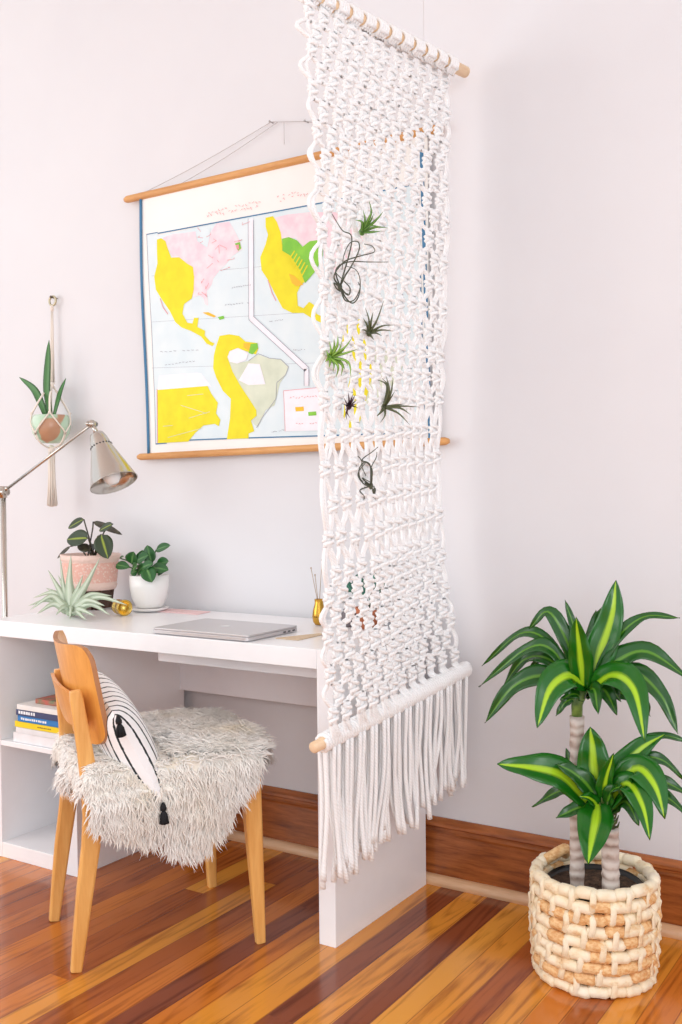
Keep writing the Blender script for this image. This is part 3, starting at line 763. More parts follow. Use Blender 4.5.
b.tube([top1-zz*.005, top1+zz*.03, at(584, 690, y=BY-.045)], [.0125, .014, .012], 12); b.build('green_shoot', tone('shoot_green', srgb(62, 92, 34), srgb(120, 150, 70), 40), st1)
b = MB(do); q = at(604, 800, y=BY-.07)
b.tube([top2-zz*.005, top2.lerp(q, .5), q], [.013, .013, .012], 12)
for k in range(40):
    t = k/40; p = top2.lerp(q, t); a = k*2.4; b.tube([p, p+Vector((cos(a)*.018, sin(a)*.018, .006)), p+Vector((cos(a)*.022, sin(a)*.022, .018))], [.004, .003, .001], 5)
b.build('green_shoot', tone('shoot_dark', srgb(54, 60, 34), srgb(84, 104, 46), 40), st2)

# ================================================================== CHAIR
CH = (-1.873, -.683, 0); RZ = -math.radians(33.06)
chair = thing('wooden_chair', 'light wooden chair with curved plywood back, sheepskin over its seat, at the desk', 'chair', CH, RZ)
def legp(sx):
    return [(sx, -.233, 0.0), (sx, -.222, .09), (sx, -.208, .2), (sx, -.193, .3), (sx, -.189, .37), (sx, -.194, .45), (sx, -.204, .53), (sx, -.214, .60), (sx, -.222, .655), (sx, -.225, .678)]
for sx in (.163, -.163):
    b = MB(); b.sweep([(p[0], p[1]+(.016*max(0, p[2]-.3)/.38 if sx < 0 else 0), p[2]) for p in legp(sx)], .021, [.027, .034, .041, .045, .045, .042, .037, .034, .032, .026]); b.build('rear_leg', CHAIRW, chair, bevel=.003)
for sx in (.195, -.195):
    b = MB(); e = .01 if sx > 0 else -.01
    b.sweep([(sx+e, .222, 0), (sx+e*.6, .216, .15), (sx, .208, .33), (sx, .205, .425)], [.024, .028, .034, .034], [.024, .034, .045, .046]); b.build('front_leg', CHAIRW, chair, bevel=.003)
b = MB()
for sx in (.172, -.172):
    b.sweep([(sx*.97, -.17, .405), (sx*1.06, .19, .405)], .02, .05)
b.sweep([(-.18, .205, .405), (.18, .205, .405)], .02, .05, side=(0, 1, 0)); b.sweep([(-.16, -.185, .405), (.16, -.185, .405)], .02, .05, side=(0, 1, 0))
b.build('seat_frame', CHAIRW, chair, bevel=.003)
b = MB()
def seatpt(r, a):
    c_, s_ = cos(a), sin(a); e = .42
    x = .215*math.copysign(abs(c_)**e, c_)*r; y = .02+.235*math.copysign(abs(s_)**e, s_)*r
    return x*(1+.1*(y+.2)), y
n = 48; prof = [(0, .43), (.9, .43), (.985, .435), (1, .445), (.995, .458), (.96, .468), (.85, .474), (.5, .472), (0, .470)]
vs = [];
for r, z in prof:
    for k in range(n): x, y = seatpt(r, 2*pi*k/n); vs.append((x, y, z))
b.add(vs, [(i*n+k, i*n+(k+1) % n, (i+1)*n+(k+1) % n, (i+1)*n+k) for i in range(len(prof)-1) for k in range(n)]); b.build('seat', plain('dark_seat', srgb(58, 56, 60), .6, bump=.2), chair)
# bent plywood back: u across, v up
def backpt(u, v, off):
    e = 2*u-1; f = 2*v-1
    # rounded rectangle from the square
    x = .193*e; zc = .656; z = zc+.120*f
    cr = .36
    if abs(e) > 1-cr and abs(f) > 1-cr:
        ex_, fz = (abs(e)-(1-cr))/cr, (abs(f)-(1-cr))/cr
        m_ = max(ex_, fz); L = math.hypot(ex_, fz)
        if L > 1e-6:
            k = m_/L; x = math.copysign(.193*(1-cr+cr*ex_*k), e); z = zc+math.copysign(.120*(1-cr+cr*fz*k), f)
    z += .016*(abs(e)**2)*max(0, f)-.0
    y = -.193-.19*(z-.54)+.045*(x/.193)**2
    return Vector((x, y+off, z))
b = MB()
NU, NV = 28, 20
b.grid(lambda u, v: backpt(u, v, .006), NU, NV, 0); b.grid(lambda u, v: backpt(1-u, v, -.006), NU, NV, 0)
rim = [(u/NU, 0) for u in range(NU)]+[(1, v/NV) for v in range(NV)]+[(1-u/NU, 1) for u in range(NU)]+[(0, 1-v/NV) for v in range(NV)]
vs = []
for u, v in rim: vs += [backpt(u, v, .006), backpt(u, v, -.006)]
n = len(rim); b.add(vs, [(2*i, 2*((i+1) % n), 2*((i+1) % n)+1, 2*i+1) for i in range(n)], 1); b.build('backrest', [CHAIRP, PLYEDGE], chair)
b = MB()
def railp(u, v, off):
    x = .168*(2*u-1); lo = .598-.028*(1-(2*u-1)**2); hi = .668; z = lerp(lo, hi, v)
    return Vector((x, -.214-.012*(1-(2*u-1)**2)-.25*(z-.62)+off, z))
b.grid(lambda u, v: railp(u, v, .005), 16, 4); b.grid(lambda u, v: railp(1-u, v, -.005), 16, 4)
rim = [(u/16, 0) for u in range(16)]+[(1, v/4) for v in range(4)]+[(1-u/16, 1) for u in range(16)]+[(0, 1-v/4) for v in range(4)]
vs = []
for u, v in rim: vs += [railp(u, v, .005), railp(u, v, -.005)]
n = len(rim); b.add(vs, [(2*i, 2*((i+1) % n), 2*((i+1) % n)+1, 2*i+1) for i in range(n)], 0); b.build('back_rail', CHAIRP, chair)

# ---- sheepskin, draped over the seat
CM = Matrix.Rotation(RZ, 3, 'Z'); CV = Vector(CH)
def cw(p): return CM @ Vector(p)+CV
def skinpt(a, r):
    """a angle, r 0..1 ; irregular hide outline laid over the seat and hanging off its sides"""
    R_ = .30
    tab = [(0, .42), (10, .40), (24, .35), (40, .315), (60, .27), (90, .235), (115, .26), (140, .30), (165, .29), (180, .27), (205, .30), (220, .34), (235, .32), (255, .285), (285, .285), (305, .32), (322, .355), (334, .39), (345, .425), (360, .42)]
    d = math.degrees(a) % 360; R_ = ilin(tab, d)*(1+.04*sin(a*7)+.03*sin(a*11+1))
    x, y = R_*r*cos(a), .02+R_*r*sin(a)
    z = .486+.006*sin(x*30)*cos(y*26)
    hw, hf, hb = .205+.02*(y+.1), .245, -.195
    if abs(x) > hw:
        ov = abs(x)-hw; x = math.copysign(hw+.022*(1-math.exp(-ov*45))+.02*ov, x); z -= max(0, ov-.006)
    if y > hf: ov = y-hf; y = hf+.01; z -= ov
    if y < hb:
        ov = hb-y; y = hb-.012*(1-math.exp(-ov*60)); z -= ov
    return Vector((x, y, z))
WOOLB = tone('wool_body', srgb(252, 248, 242), srgb(246, 236, 218), 7, .95)
sk = thing('sheepskin_throw', 'shaggy cream sheepskin draped over the chair seat', 'sheepskin', cw((0, 0, .48)), RZ)
so = Vector((0, 0, .48))
def skinnrm(a, r):
    n_ = (skinpt(a, min(1, r+.02))-skinpt(a, max(.0, r-.02))).cross(skinpt(a+.04, r)-skinpt(a-.04, r))
    n_ = n_.normalized() if n_.length > 1e-9 else Vector((0, 0, 1))
    return (n_+Vector((cos(a), sin(a), .6))*.25*r).normalized()
def bodypt(a, r):
    p = skinpt(a, r); x, y = a*R0, r
    th = .020*min(1, (1-r)*7+.12)+.0035*sin(p.x*150+sin(p.y*90)*2)*sin(p.y*130+p.z*140)
    if p.y < .0 and p.z > .44 and abs(p.x) < .25: th *= .35
    return p+skinnrm(a, r)*th
R0 = 1
b = MB(so); b.grid(lambda u, v: bodypt(u*2*pi, v), 220, 70)
b.build('wool_pile', WOOLB, sk)
b = MB(so); b.grid(lambda u, v: skinpt(u*2*pi, v), 72, 20)
b.build('hide', tone('hide_cream', srgb(244, 238, 228), srgb(238, 228, 212), 10, .9), sk, solid=.008)
# wool: locks of tapering strands
NSTR = 36000
VN = np.zeros((NSTR, 5, 3, 3)); V = np.zeros((NSTR, 5, 3, 3)); eps = 1e-3
lockn = 5200; locks = []
for i in range(lockn):
    a = random.uniform(0, 2*pi); r = math.sqrt(random.uniform(0, 1)); locks.append((a, r, random.uniform(-1, 1), random.uniform(-1, 1), random.uniform(.75, 1.15)))
hoff = {}
for i in range(NSTR):
    la, lr, lx, ly, ll = locks[i % lockn]
    p_l = None
    rr = min(1, max(.01, lr+random.gauss(0, .02))); aa = la+random.gauss(0, .02/max(.15, rr))
    p = bodypt(aa, rr); pr_ = skinpt(aa, min(1, rr+.01))-skinpt(aa, max(0, rr-.01)); pa = skinpt(aa+.02, rr)-skinpt(aa-.02, rr)
    nrm = pr_.cross(pa)
    nrm = nrm.normalized() if nrm.length > 1e-9 else Vector((0, 0, 1))
    if nrm.z < -.2: nrm = -nrm
    out = Vector((cos(aa), sin(aa), 0)); nrm = skinnrm(aa, rr) if rr > .03 else nrm; steep = 1-max(0, nrm.z)
    fine = i % 3 == 0
    lie = (Vector((lx, ly, 0))*.75+out*.45+Vector((.15, -.25, 0))); lie = lie-nrm*lie.dot(nrm)
    if steep > .4: lie = Vector((lx*.3, ly*.3, -1))
    d = (nrm*(.50 if not fine else .62)+lie.normalized()*.8+Vector((random.gauss(0, .1), random.gauss(0, .1), random.gauss(0, .06)))).normalized()
    ln = .034*ll*random.uniform(.75, 1.15)*(1.0 if not fine else 1.12)
    if p.y < .02 and abs(p.x) < .25 and p.z > .43: ln *= .45
    side = d.cross(nrm); side = side.normalized() if side.length > .05 else d.orthogonal().normalized()
    s2_ = d.cross(side); cx_ = Vector((lx, ly, -.5 if steep > .4 else -.1))
    for k in range(5):
        t = k/4; c_ = p-nrm*.002+d*(ln*t)+cx_*(.010*t*t)+nrm*(.006*sin(t*3))+side*(.0016*sin(t*8+i % 7))
        w_ = ((.0009 if fine else .0026)*(1-t**1.6)+.0001)
        for q in range(3):
            an = 2*pi*q/3+pi/2; V[i, k, q] = c_+(side*cos(an)*1.25-s2_*sin(an)*.7)*w_-so; VN[i, k, q] = (nrm*.6+side*cos(an)*.6-s2_*sin(an)*.6+d*.1).normalized()
me = bpy.data.meshes.new('wool'); vv = V.reshape(-1, 3)
me.vertices.add(len(vv)); me.vertices.foreach_set('co', vv.ravel())
F = []
bi = np.arange(NSTR)[:, None, None]*15+np.arange(4)[None, :, None]*3
q0 = np.arange(3)[None, None, :]; q1 = (q0+1) % 3
F = np.stack([bi+q0, bi+3+q0, bi+3+q1, bi+q1], -1).reshape(-1, 4)
me.loops.add(F.size); me.loops.foreach_set('vertex_index', F.ravel().astype(np.int32))
me.polygons.add(len(F)); me.polygons.foreach_set('loop_start', np.arange(len(F), dtype=np.int32)*4); me.polygons.foreach_set('loop_total', np.full(len(F), 4, dtype=np.int32))
me.polygons.foreach_set('use_smooth', np.ones(len(F), dtype=bool))
me.update(calc_edges=True)
me.normals_split_custom_set_from_vertices(VN.reshape(-1, 3).tolist())
M = Mat('wool', srgb(240, 234, 224), .9, 0, .2); n = M.noise(M.coord(), 5, 3)
M.color(M.ramp(n, [(.36, srgb(252, 249, 244)), (.6, srgb(249, 243, 233)), (.72, srgb(242, 228, 202))]))
tr = M.node('ShaderNodeBsdfTranslucent'); mx_ = M.node('ShaderNodeMixShader'); mx_.inputs[0].default_value = 0
tr.inputs[0].default_value = srgb(250, 245, 236)
M.link(M.b.outputs[0], mx_.inputs[1]); M.link(tr.outputs[0], mx_.inputs[2]); M.link(mx_.outputs[0], M.n['Material Output'].inputs[0])
me.materials.append(M.m)
wo = bpy.data.objects.new('wool', me); COL.objects.link(wo); wo.parent = sk; wo['kind'] = 'stuff'

# ---- cushion
pc = Vector((.04, -.10, .555)); pl = thing('lumbar_cushion', 'white cushion with black stripes and black corner tassels, leaning on the chair back', 'cushion', cw(pc), RZ)
U_ = Vector((1, .03, -.17)).normalized(); H_ = Vector((-.10, -.42, .86)).normalized(); N_ = U_.cross(H_).normalized()
if N_.y < 0: N_ = -N_
HW, HH, TH = .22, .118, .062
M = Mat('striped_cushion', srgb(246, 245, 246), .85); tc = M.node('ShaderNodeTexCoord'); X = M.xyz(tc.outputs['UV'])
st = M.math('FRACT', M.math('MULTIPLY', X[0], 13.0)); st2_ = M.math('ABSOLUTE', M.math('SUBTRACT', st, .5))
wv = M.math('MULTIPLY', M.math('SUBTRACT', M.noise(M.coord('UV'), 14, 2), .5), .14)
c = M.ramp(M.math('ADD', st2_, wv), [(.085, srgb(22, 34, 38)), (.115, srgb(246, 245, 246))])
M.color(c); M.bump(M.noise(M.coord(), 220, 2), .3); CUSH = M.m
b = MB(pc)
def cup(u, v, sgn):
    e, f = 2*u-1, 2*v-1
    k = (1-abs(e)**2.6)**.6*(1-abs(f)**2.6)**.6 if abs(e) < 1 and abs(f) < 1 else 0
    pin = 1-.10*(1-e*e)*abs(f)**3; pin2 = 1-.10*(1-f*f)*abs(e)**3
    wr = .004*sin(e*38)*max(0, abs(f)-.45)*k**.3
    return pc+U_*(e*HW*pin2)+H_*(f*HH*pin)+N_*(sgn*(TH*k+wr))
b.grid(lambda u, v: cup(u, v, 1), 32, 24); b.grid(lambda u, v: cup(1-u, v, -1), 32, 24)
b.build('cover', CUSH, pl)
TASS = plain('black_tassel', srgb(22, 22, 26), .85)
for e, f, dv in ((1, 1, Vector((.25, .1, -1))), (1, -1, Vector((.35, -.05, -1))), (-1, 1, Vector((-.2, .1, -1))), (-1, -1, Vector((-.5, .2, -.6)))):
    c0 = pc+U_*(e*HW)+H_*(f*HH); dv = dv.normalized(); b = MB(pc)
    if f > 0: c0 = c0+N_*.004
    b.tube([c0, c0+dv*.012, c0+dv*.02], [.003, .008, .007], 10)
    for k in range(46):
        s_ = dv.orthogonal().normalized(); t_ = dv.cross(s_); an = random.uniform(0, 6.28); sp = random.uniform(0, .55)
        dd = (dv+(s_*cos(an)+t_*sin(an))*sp).normalized(); q0_ = c0+dv*.015
        b.tube([q0_, q0_+dd*.017, q0_+dd*.025+dv*.012], [.002, .0026, .0016], 5)
    b.build('tassel', TASS, pl)

# ================================================================== FLOOR LAMP
NICK = Mat('brushed_nickel', srgb(196, 190, 182), .22, 1).m
NICKD = Mat('nickel_inside', srgb(226, 224, 220), .4, .3).m
LP = at(3, 492, y=-.29); LX, LY = LP.x, LP.y
lamp = thing('floor_lamp', 'brushed nickel reading lamp with long swing arm and bell shade, left of the desk', 'lamp', (LX, LY, 0)); lo = lamp.location
b = MB(lo); b.lathe([(0, 0), (.13, 0), (.132, .008), (.125, .016), (.03, .02), (.014, .034), (0, .034)], (LX, LY, 0), 40); b.build('base', NICK, lamp)
b = MB(lo); b.tube([(LX, LY, .03), (LX, LY, LP.z)], .0095, 16); b.build('pole', NICK, lamp)
j2 = at(92, 424, y=-.29)
b = MB(lo); b.tube([(LX, LY, LP.z-.02), (LX, LY, LP.z+.02)], [.014, .014], 16); b.tube([LP+Vector((0, -.02, 0)), LP+Vector((0, .02, 0))], .013, 16); b.ball(LP+Vector((.02, 0, .012)), .009, 10); b.build('joint', NICK, lamp)
b = MB(lo); b.tube([LP, j2], .0052, 12); b.build('arm', NICK, lamp)
b = MB(lo); b.ball(j2+Vector((0, 0, .0)), .014, 14); b.tube([j2+Vector((0, -.018, 0)), j2+Vector((0, .018, 0))], .009, 12); b.ball(j2+Vector((.0, -.02, 0)), .007, 10)
nk = at(97, 434, y=-.29); b.tube([j2, nk], .008, 10); b.build('knuckle', NICK, lamp)
sa = (at(114, 483, y=-.30)-nk).normalized()
b = MB(lo); prof = [(.016, -.004), (.022, .0), (.027, .012), (.032, .03), (.034, .046), (.036, .05), (.0365, .054), (.044, .075), (.056, .11), (.067, .145), (.078, .178), (.0795, .180), (.0775, .180), (.066, .145), (.055, .11), (.043, .075), (.034, .05), (.02, .03), (0, .025)]
b.lathe([(r*.98, h) for r, h in prof], nk, 40, axis=sa); sh = b.build('lamp_shade', NICK, lamp)
b = MB(lo); o2 = sa.orthogonal().normalized(); o3 = sa.cross(o2)
for k in range(20):
    a = 2*pi*k/20; p = nk+sa*.0465+(o2*cos(a)+o3*sin(a))*.0342; b.ball(p, .0028, 6)
b.build('vent_holes', plain('vent_dark', srgb(40, 38, 38), .5), sh)
b = MB(lo); b.lathe([(0, .182), (.016, .18), (.027, .166), (.030, .148), (.026, .128), (.016, .105), (.014, .08), (.014, .06)], nk, 24, axis=sa); b.build('light_bulb', Mat('bulb_glass', srgb(244, 242, 240), .15).m, lamp)

# ================================================================== WALL HANGER WITH SNAKE PLANT
RGp = at(53, 301, y=-.02); WH = thing('plant_hanger', 'small cream macrame plant hanger on the wall, with ring and long tassel', 'plant hanger', (RGp.x, -.02, RGp.z)); ho = WH.location
PC = at(51, 428, y=-.10); PRr = .068
b = MB(ho); pts = [(RGp.x+.017*cos(a), RGp.y-.002, RGp.z+.017*sin(a)) for a in [2*pi*k/24 for k in range(25)]]; b.tube(pts, .0042, 8, caps=False); b.build('ring', Mat('ring_brass', srgb(196, 188, 160), .4, .6).m, WH)
b = MB(ho); b.tube([(RGp.x, 0, RGp.z+.012), (RGp.x, -.03, RGp.z+.012)], .0025, 8); b.ball((RGp.x, -.03, RGp.z+.014), .005, 8); b.build('nail', plain('nail_dark', srgb(120, 110, 100), .4, 1), WH)
b = MB(ho)
top_ = Vector((RGp.x, -.025, RGp.z-.018)); botk = Vector((PC.x, PC.y, PC.z-PRr-.008))
for k in range(4):
    a = pi/4+k*pi/2; a2 = a+.35
    rim_ = Vector((PC.x+.066*cos(a), PC.y+.066*sin(a), PC.z+.052)); eq = Vector((PC.x+.079*cos(a), PC.y+.074*sin(a), PC.z-.002))
    kn = Vector((PC.x+.03*cos(a), PC.y+.03*sin(a), PC.z+.115))
    bun = Vector((RGp.x+(.004 if k % 2 else -.004), -.03+(.004 if k > 1 else -.004), RGp.z-.30))
    for dz in (-1, 1):
        off = Vector((dz*.002, 0, 0)); b.tube([top_+off, top_.lerp(bun, .5)+off, bun+off], .0026, 6)
        b.tube(spline([bun+off, kn+off, rim_+off], 6), .0026, 6)
    b.ball(rim_, .0062, 8)
    for sg in (-1, 1):       # the lower diamonds cross to meet the neighbour
        a3 = a+sg*pi/4; mid = Vector((PC.x+.072*cos(a3), PC.y+.072*sin(a3), PC.z-.022))
        q3 = Vector((PC.x+.074*cos(a+sg*pi/8), PC.y+.074*sin(a+sg*pi/8), PC.z+.014))
        low = Vector((PC.x+.048*cos(a3), PC.y+.048*sin(a3), PC.z-.057))
        b.tube(spline([rim_, q3, mid, low, botk], 5), .0028, 6)
        b.ball(mid, .006, 8)
b.ball(top_+Vector((0, 0, -.01)), (.007, .007, .014), 8)
b.build('cords', ROPEC, WH)
b = MB(ho); b.ball(botk, (.012, .012, .016), 10)
for k in range(26):
    a = k*2.4; r = .011*math.sqrt(k/26); p = botk+Vector((cos(a)*r, sin(a)*r, -.01)); fl = 1.7
    b.tube([p, p+Vector((cos(a)*r*.2, 0, -.10)), botk+Vector((cos(a)*r*fl, sin(a)*r*fl, -.205+jit(.004)))], .0026, 5)
b.build('tassel', ROPEC, WH)
sp = thing('potted_snake_plant', 'snake plant with three upright leaves in a round mint bowl, in the wall hanger', 'potted plant', (PC.x, PC.y, PC.z-PRr*.82)); spo = sp.location
M = Mat('mint_glaze', srgb(186, 214, 186), .25); v = M.coord('Object', (1, 1, .7)); n = M.math('ADD', M.math('MULTIPLY', M.noise(v, 9, 2), .6), M.math('MULTIPLY', M.xyz(v)[0], 1.8))
M.color(M.ramp(n, [(.25, srgb(206, 228, 208)), (.405, srgb(180, 210, 182)), (.42, srgb(190, 146, 116)), (.6, srgb(170, 122, 94))], 'LINEAR'))
b = MB(spo); b.lathe([(.0, -.056), (.03, -.055), (.052, -.042), (.066, -.018), (.070, .008), (.066, .034), (.060, .046), (.056, .046), (.06, .03), (.062, .01)], PC, 36); b.build('bowl', M.m, sp)
soil(sp, (PC.x, PC.y, PC.z+.034), .059, spo)
SNK = leafmat('snake_plant_leaf', srgb(44, 96, 40), srgb(66, 124, 56), .3)
def broad(b, P, width, nrm=(.3, -.95, 0), mat=0, power=.8, fold=.25, n=14):
    L = spline(P, max(2, n//(len(P)-1))); m_ = len(L)-1
    def fn(u, v):
        k = v*m_; i0 = min(m_-1, int(k)); p = L[i0].lerp(L[i0+1], k-i0)
        t = (L[min(m_, i0+1)]-L[max(0, i0-1)]).normalized(); sd = t.cross(Vector(nrm)).normalized(); nn = sd.cross(t)
        w_ = width*(.55+.45*sin(min(1, v*1.6)*pi/2))*(1-v**3)**power
        return p+sd*(u-.5)*w_+nn*(abs(u-.5)**1.5*fold*w_)
    b.grid(fn, 4, m_, mat)
b = MB(spo); q = PC+zz*.02
for px, wd_, dy in ([[(50, 415), (47, 390), (48, 362), (49, 340)], .032, -.01], [[(46, 416), (40, 400), (33, 388), (19, 377)], .033, -.03], [[(54, 416), (58, 400), (61, 390), (66, 378)], .02, .03], [[(49, 417), (43, 405), (38, 398), (34, 392)], .02, -.0]):
    broad(b, [at(x, y, y=PC.y+dy*k/3) for k, (x, y) in enumerate(px)], wd_)
b.build('leaf_cluster', SNK, sp, solid=.002)

# ================================================================== THINGS ON THE DESK
DZ = .7505
def ellleaf(b, c, tip, width, nrm, mat=0, cup=.2):
    """oval leaf from its foot c to its tip"""
    c, tip = Vector(c), Vector(tip); t = tip-c; ln = t.length; t.normalize(); sd = t.cross(Vector(nrm)); sd = sd.normalized() if sd.length > .02 else t.orthogonal().normalized(); nn = sd.cross(t)
    def fn(u, v):
        w_ = width*(sin(pi*min(1, v**.8))**.65 if 0 < v < 1 else 0)
        return c+t*(ln*v)+sd*(u-.5)*w_+nn*((abs(u-.5)*2)**2*cup*w_*.4-.12*ln*v*v)
    b.grid(fn, 6, 10, mat)
# pink planter on dark stand
pk = at(91, 606, z=.75); pk = Vector((at(91, 600, y=-.16).x, -.16, .75))
pp = thing('prayer_plant', 'prayer plant with dark round leaves in a pink patterned pot on a dark wooden stand', 'potted plant', (pk.x, pk.y, DZ)); po = pp.location
zpt, zpb = at(91, 554, y=pk.y).z, at(91, 589, y=pk.y).z
M = Mat('pink_relief_pot', srgb(236, 190, 174), .7); vo = M.node('ShaderNodeTexVoronoi'); vo.inputs['Scale'].default_value = 110; M.link(M.coord(), vo.inputs['Vector'])
X = M.xyz(M.coord()); hb = zpb+.5*(zpt-zpb)-DZ
band = M.math('LESS_THAN', M.math('ABSOLUTE', M.math('SUBTRACT', X[2], hb)), .034)
c = M.mix(M.math('MULTIPLY', band, M.ramp(vo.outputs['Distance'], [(.25, (0, 0, 0, 1)), (.45, (1, 1, 1, 1))])), srgb(240, 210, 198), srgb(234, 182, 166)); M.color(c); M.bump(vo.outputs['Distance'], .5, .003)
b = MB(po); hh = zpt-zpb; r_ = .1
b.lathe([(0, 0), (.082, 0), (.086, .004), (.09, hh*.12), (.088, hh*.16), (.095, hh*.75), (.094, hh*.8), (.1, hh*.84), (.102, hh), (.096, hh), (.094, hh*.85)], (pk.x, pk.y, zpb), 40); b.build('pot', M.m, pp)
soil(pp, (pk.x, pk.y, zpt-.012), .094, po)
STND = wood('dark_stand_wood', srgb(64, 40, 28), srgb(92, 60, 42), 'z', .4)
b = MB(po)
for k in range(4):
    a = pi/4+k*pi/2+.35; b.tube([(pk.x+.062*cos(a), pk.y+.062*sin(a), .751), (pk.x+.07*cos(a), pk.y+.07*sin(a), zpb+.0)], [.012, .014], 10)
b.box(pk.x-.062, pk.x+.062, pk.y-.012, pk.y+.012, zpb-.022, zpb-.002); b.box(pk.x-.012, pk.x+.012, pk.y-.062, pk.y+.062, zpb-.0225, zpb-.0025)
b.box(pk.x-.045, pk.x+.045, pk.y-.045, pk.y+.045, .7515, zpb-.002)
b.build('stand', STND, pp)
PRL = leafmat('prayer_leaf', srgb(44, 60, 30), srgb(160, 176, 56), .05); PRD = tone('prayer_leaf_dark', srgb(48, 40, 36), srgb(74, 70, 50), 50, .4)
b = MB(po); Z_ = lambda L: [(20+x/4.26, 490+y/4.26) for x, y in L]
cen = at(91, 552, y=pk.y)
for (fx, fy), (tx, ty), wd_, mt, dy in [((272, 125), (196, 160), 40, 0, 0), ((290, 205), (190, 205), 78, 0, -.05), ((345, 190), (372, 290), 80, 0, -.07), ((215, 240), (150, 290), 18, 1, -.02), ((312, 135), (425, 180), 30, 1, .02), ((395, 145), (330, 172), 36, 0, -.03), ((300, 255), (240, 235), 40, 1, -.03), ((290, 262), (320, 235), 40, 1, .0)]:
    (fx, fy), (tx, ty) = Z_([(fx, fy)])[0], Z_([(tx, ty)])[0]
    F_, T_ = at(fx, fy, y=pk.y+dy), at(tx, ty, y=pk.y+dy-.01)
    ellleaf(b, F_, T_, wd_/4.26*3.55/FPX, (.4, -.8, .45), mt)
    b.tube(spline([cen+Vector((jit(.02), jit(.02), -.02)), cen.lerp(F_, .6)+zz*.01, F_], 5), .0022, 6, 1)
b.build('foliage', [PRL, PRD], pp, solid=.0008)
# white pot
wp = Vector((at(149.5, 600, y=-.125).x, -.125, DZ))
wpt = thing('pothos_plant', 'small leafy green plant in a round white ceramic pot with saucer on the desk', 'potted plant', wp); CER = plain('white_ceramic', srgb(243, 241, 238), .3, var=.01)
b = MB(wp); b.lathe([(0, .002), (.05, .002), (.062, .008), (.064, .013), (.058, .013), (.048, .008), (0, .008)], wp, 36); b.build('saucer', CER, wpt)
ph_ = at(149.5, 572, y=-.125).z-.76
b = MB(wp); b.lathe([(0, .012), (.04, .012), (.046, .018), (.058, .045), (.0645, .08), (.0655, ph_), (.0625, ph_), (.061, .08)], wp, 40); b.build('pot', CER, wpt)
soil(wpt, (wp.x, wp.y, wp.z+ph_-.015), .06, wp)
POL = leafmat('pothos_leaf', srgb(30, 92, 34), srgb(110, 160, 90), .05, noise=2.5)
b = MB(wp); cen = wp+zz*(ph_-.015)
for (fx, fy), (tx, ty), wd_, dy in [((475, 315), (480, 265), 60, 0), ((530, 300), (520, 258), 62, .03), ((540, 330), (560, 390), 62, -.06), ((560, 310), (540, 236), 50, 0), ((580, 325), (625, 300), 56, 0), ((580, 255), (632, 232), 40, .02), ((410, 318), (460, 325), 40, -.03), ((500, 345), (470, 355), 40, -.04), ((560, 330), (625, 335), 50, -.03), ((500, 300), (540, 275), 50, -.02), ((520, 330), (560, 310), 46, -.05), ((425, 290), (438, 280), 12, 0), ((500, 350), (530, 320), 50, -.04), ((590, 350), (615, 340), 40, -.02), ((480, 340), (495, 320), 46, -.05)]:
    F_, T_ = at(20+fx/4.26, 490+fy/4.26, y=wp.y+dy), at(20+tx/4.26, 490+ty/4.26, y=wp.y+dy-.012)
    ellleaf(b, F_, T_, wd_/4.26*3.4/FPX*1.1, (.35, -.75, .5), 0)
    b.tube(spline([cen+Vector((jit(.015), jit(.015), 0)), cen.lerp(F_, .6)+zz*.012, F_], 5), .0016, 6, 0)
b.build('foliage', POL, wpt, solid=.0008)
# big silver air plant
XER = leafmat('silver_air_leaf', srgb(178, 192, 168), srgb(206, 216, 198), .2, rough=.7)
ab = Vector((at(70, 606, y=-.36).x, -.36, DZ+.012)); b = MB(ab)
for tx, ty, mx, my, w_ in [(71, 555, 69, 580, 13), (100, 558, 86, 584, 11), (48, 570, 58, 588, 10), (30, 610, 50, 596, 9), (33, 598, 52, 592, 9), (110, 615, 92, 604, 10), (127, 605, 100, 597, 9), (86, 620, 78, 613, 9), (37, 614, 52, 604, 10), (60, 556, 63, 584, 7), (56, 615, 62, 608, 9), (112, 596, 92, 594, 8), (105, 606, 88, 600, 10), (95, 616, 82, 610, 9), (46, 588, 58, 594, 9), (83, 575, 77, 590, 9), (28, 606, 46, 600, 7), (70, 619, 70, 610, 8), (58, 575, 64, 590, 8)]:
    dyt = -.02+.10*((ty < 600)-.5)
    T_ = at(tx, ty, y=-.36+dyt*1.2); Mi = at(mx, my, y=-.36+dyt*.5)
    T_.z = max(T_.z, DZ+.003); Mi.z = max(Mi.z, DZ+.012)
    blade(b, [ab, ab.lerp(Mi, .5)+zz*.006, Mi, T_], w_*3.4/FPX*1.15, 0, 12, .75, .5)
b.ball(ab, (.014, .014, .012), 8)
tag(b.build('silver_air_plant', XER, solid=.001), 'large silvery green air plant with long curling leaves lying on the desk', 'air plant')
# brass tea light holder
bb = Vector((at(121, 607, y=-.26).x, -.26, DZ+.0268)); b = MB(bb)
bd = Vector((.93, -.36, 0))
KB = 1.25
b.lathe([(r*KB, h*KB) for r, h in [(0, -.024), (.016, -.024), (.019, -.018), (.0195, -.004), (.018, 0), (.0195, .004), (.0205, .02), (.021, .024), (.018, .024), (.017, .002), (0, 0)]], bb, 28, axis=bd)
tag(b.build('brass_cup', Mat('brass', srgb(214, 180, 96), .25, 1).m), 'small brass cup lying on its side between the plants on the desk', 'cup')
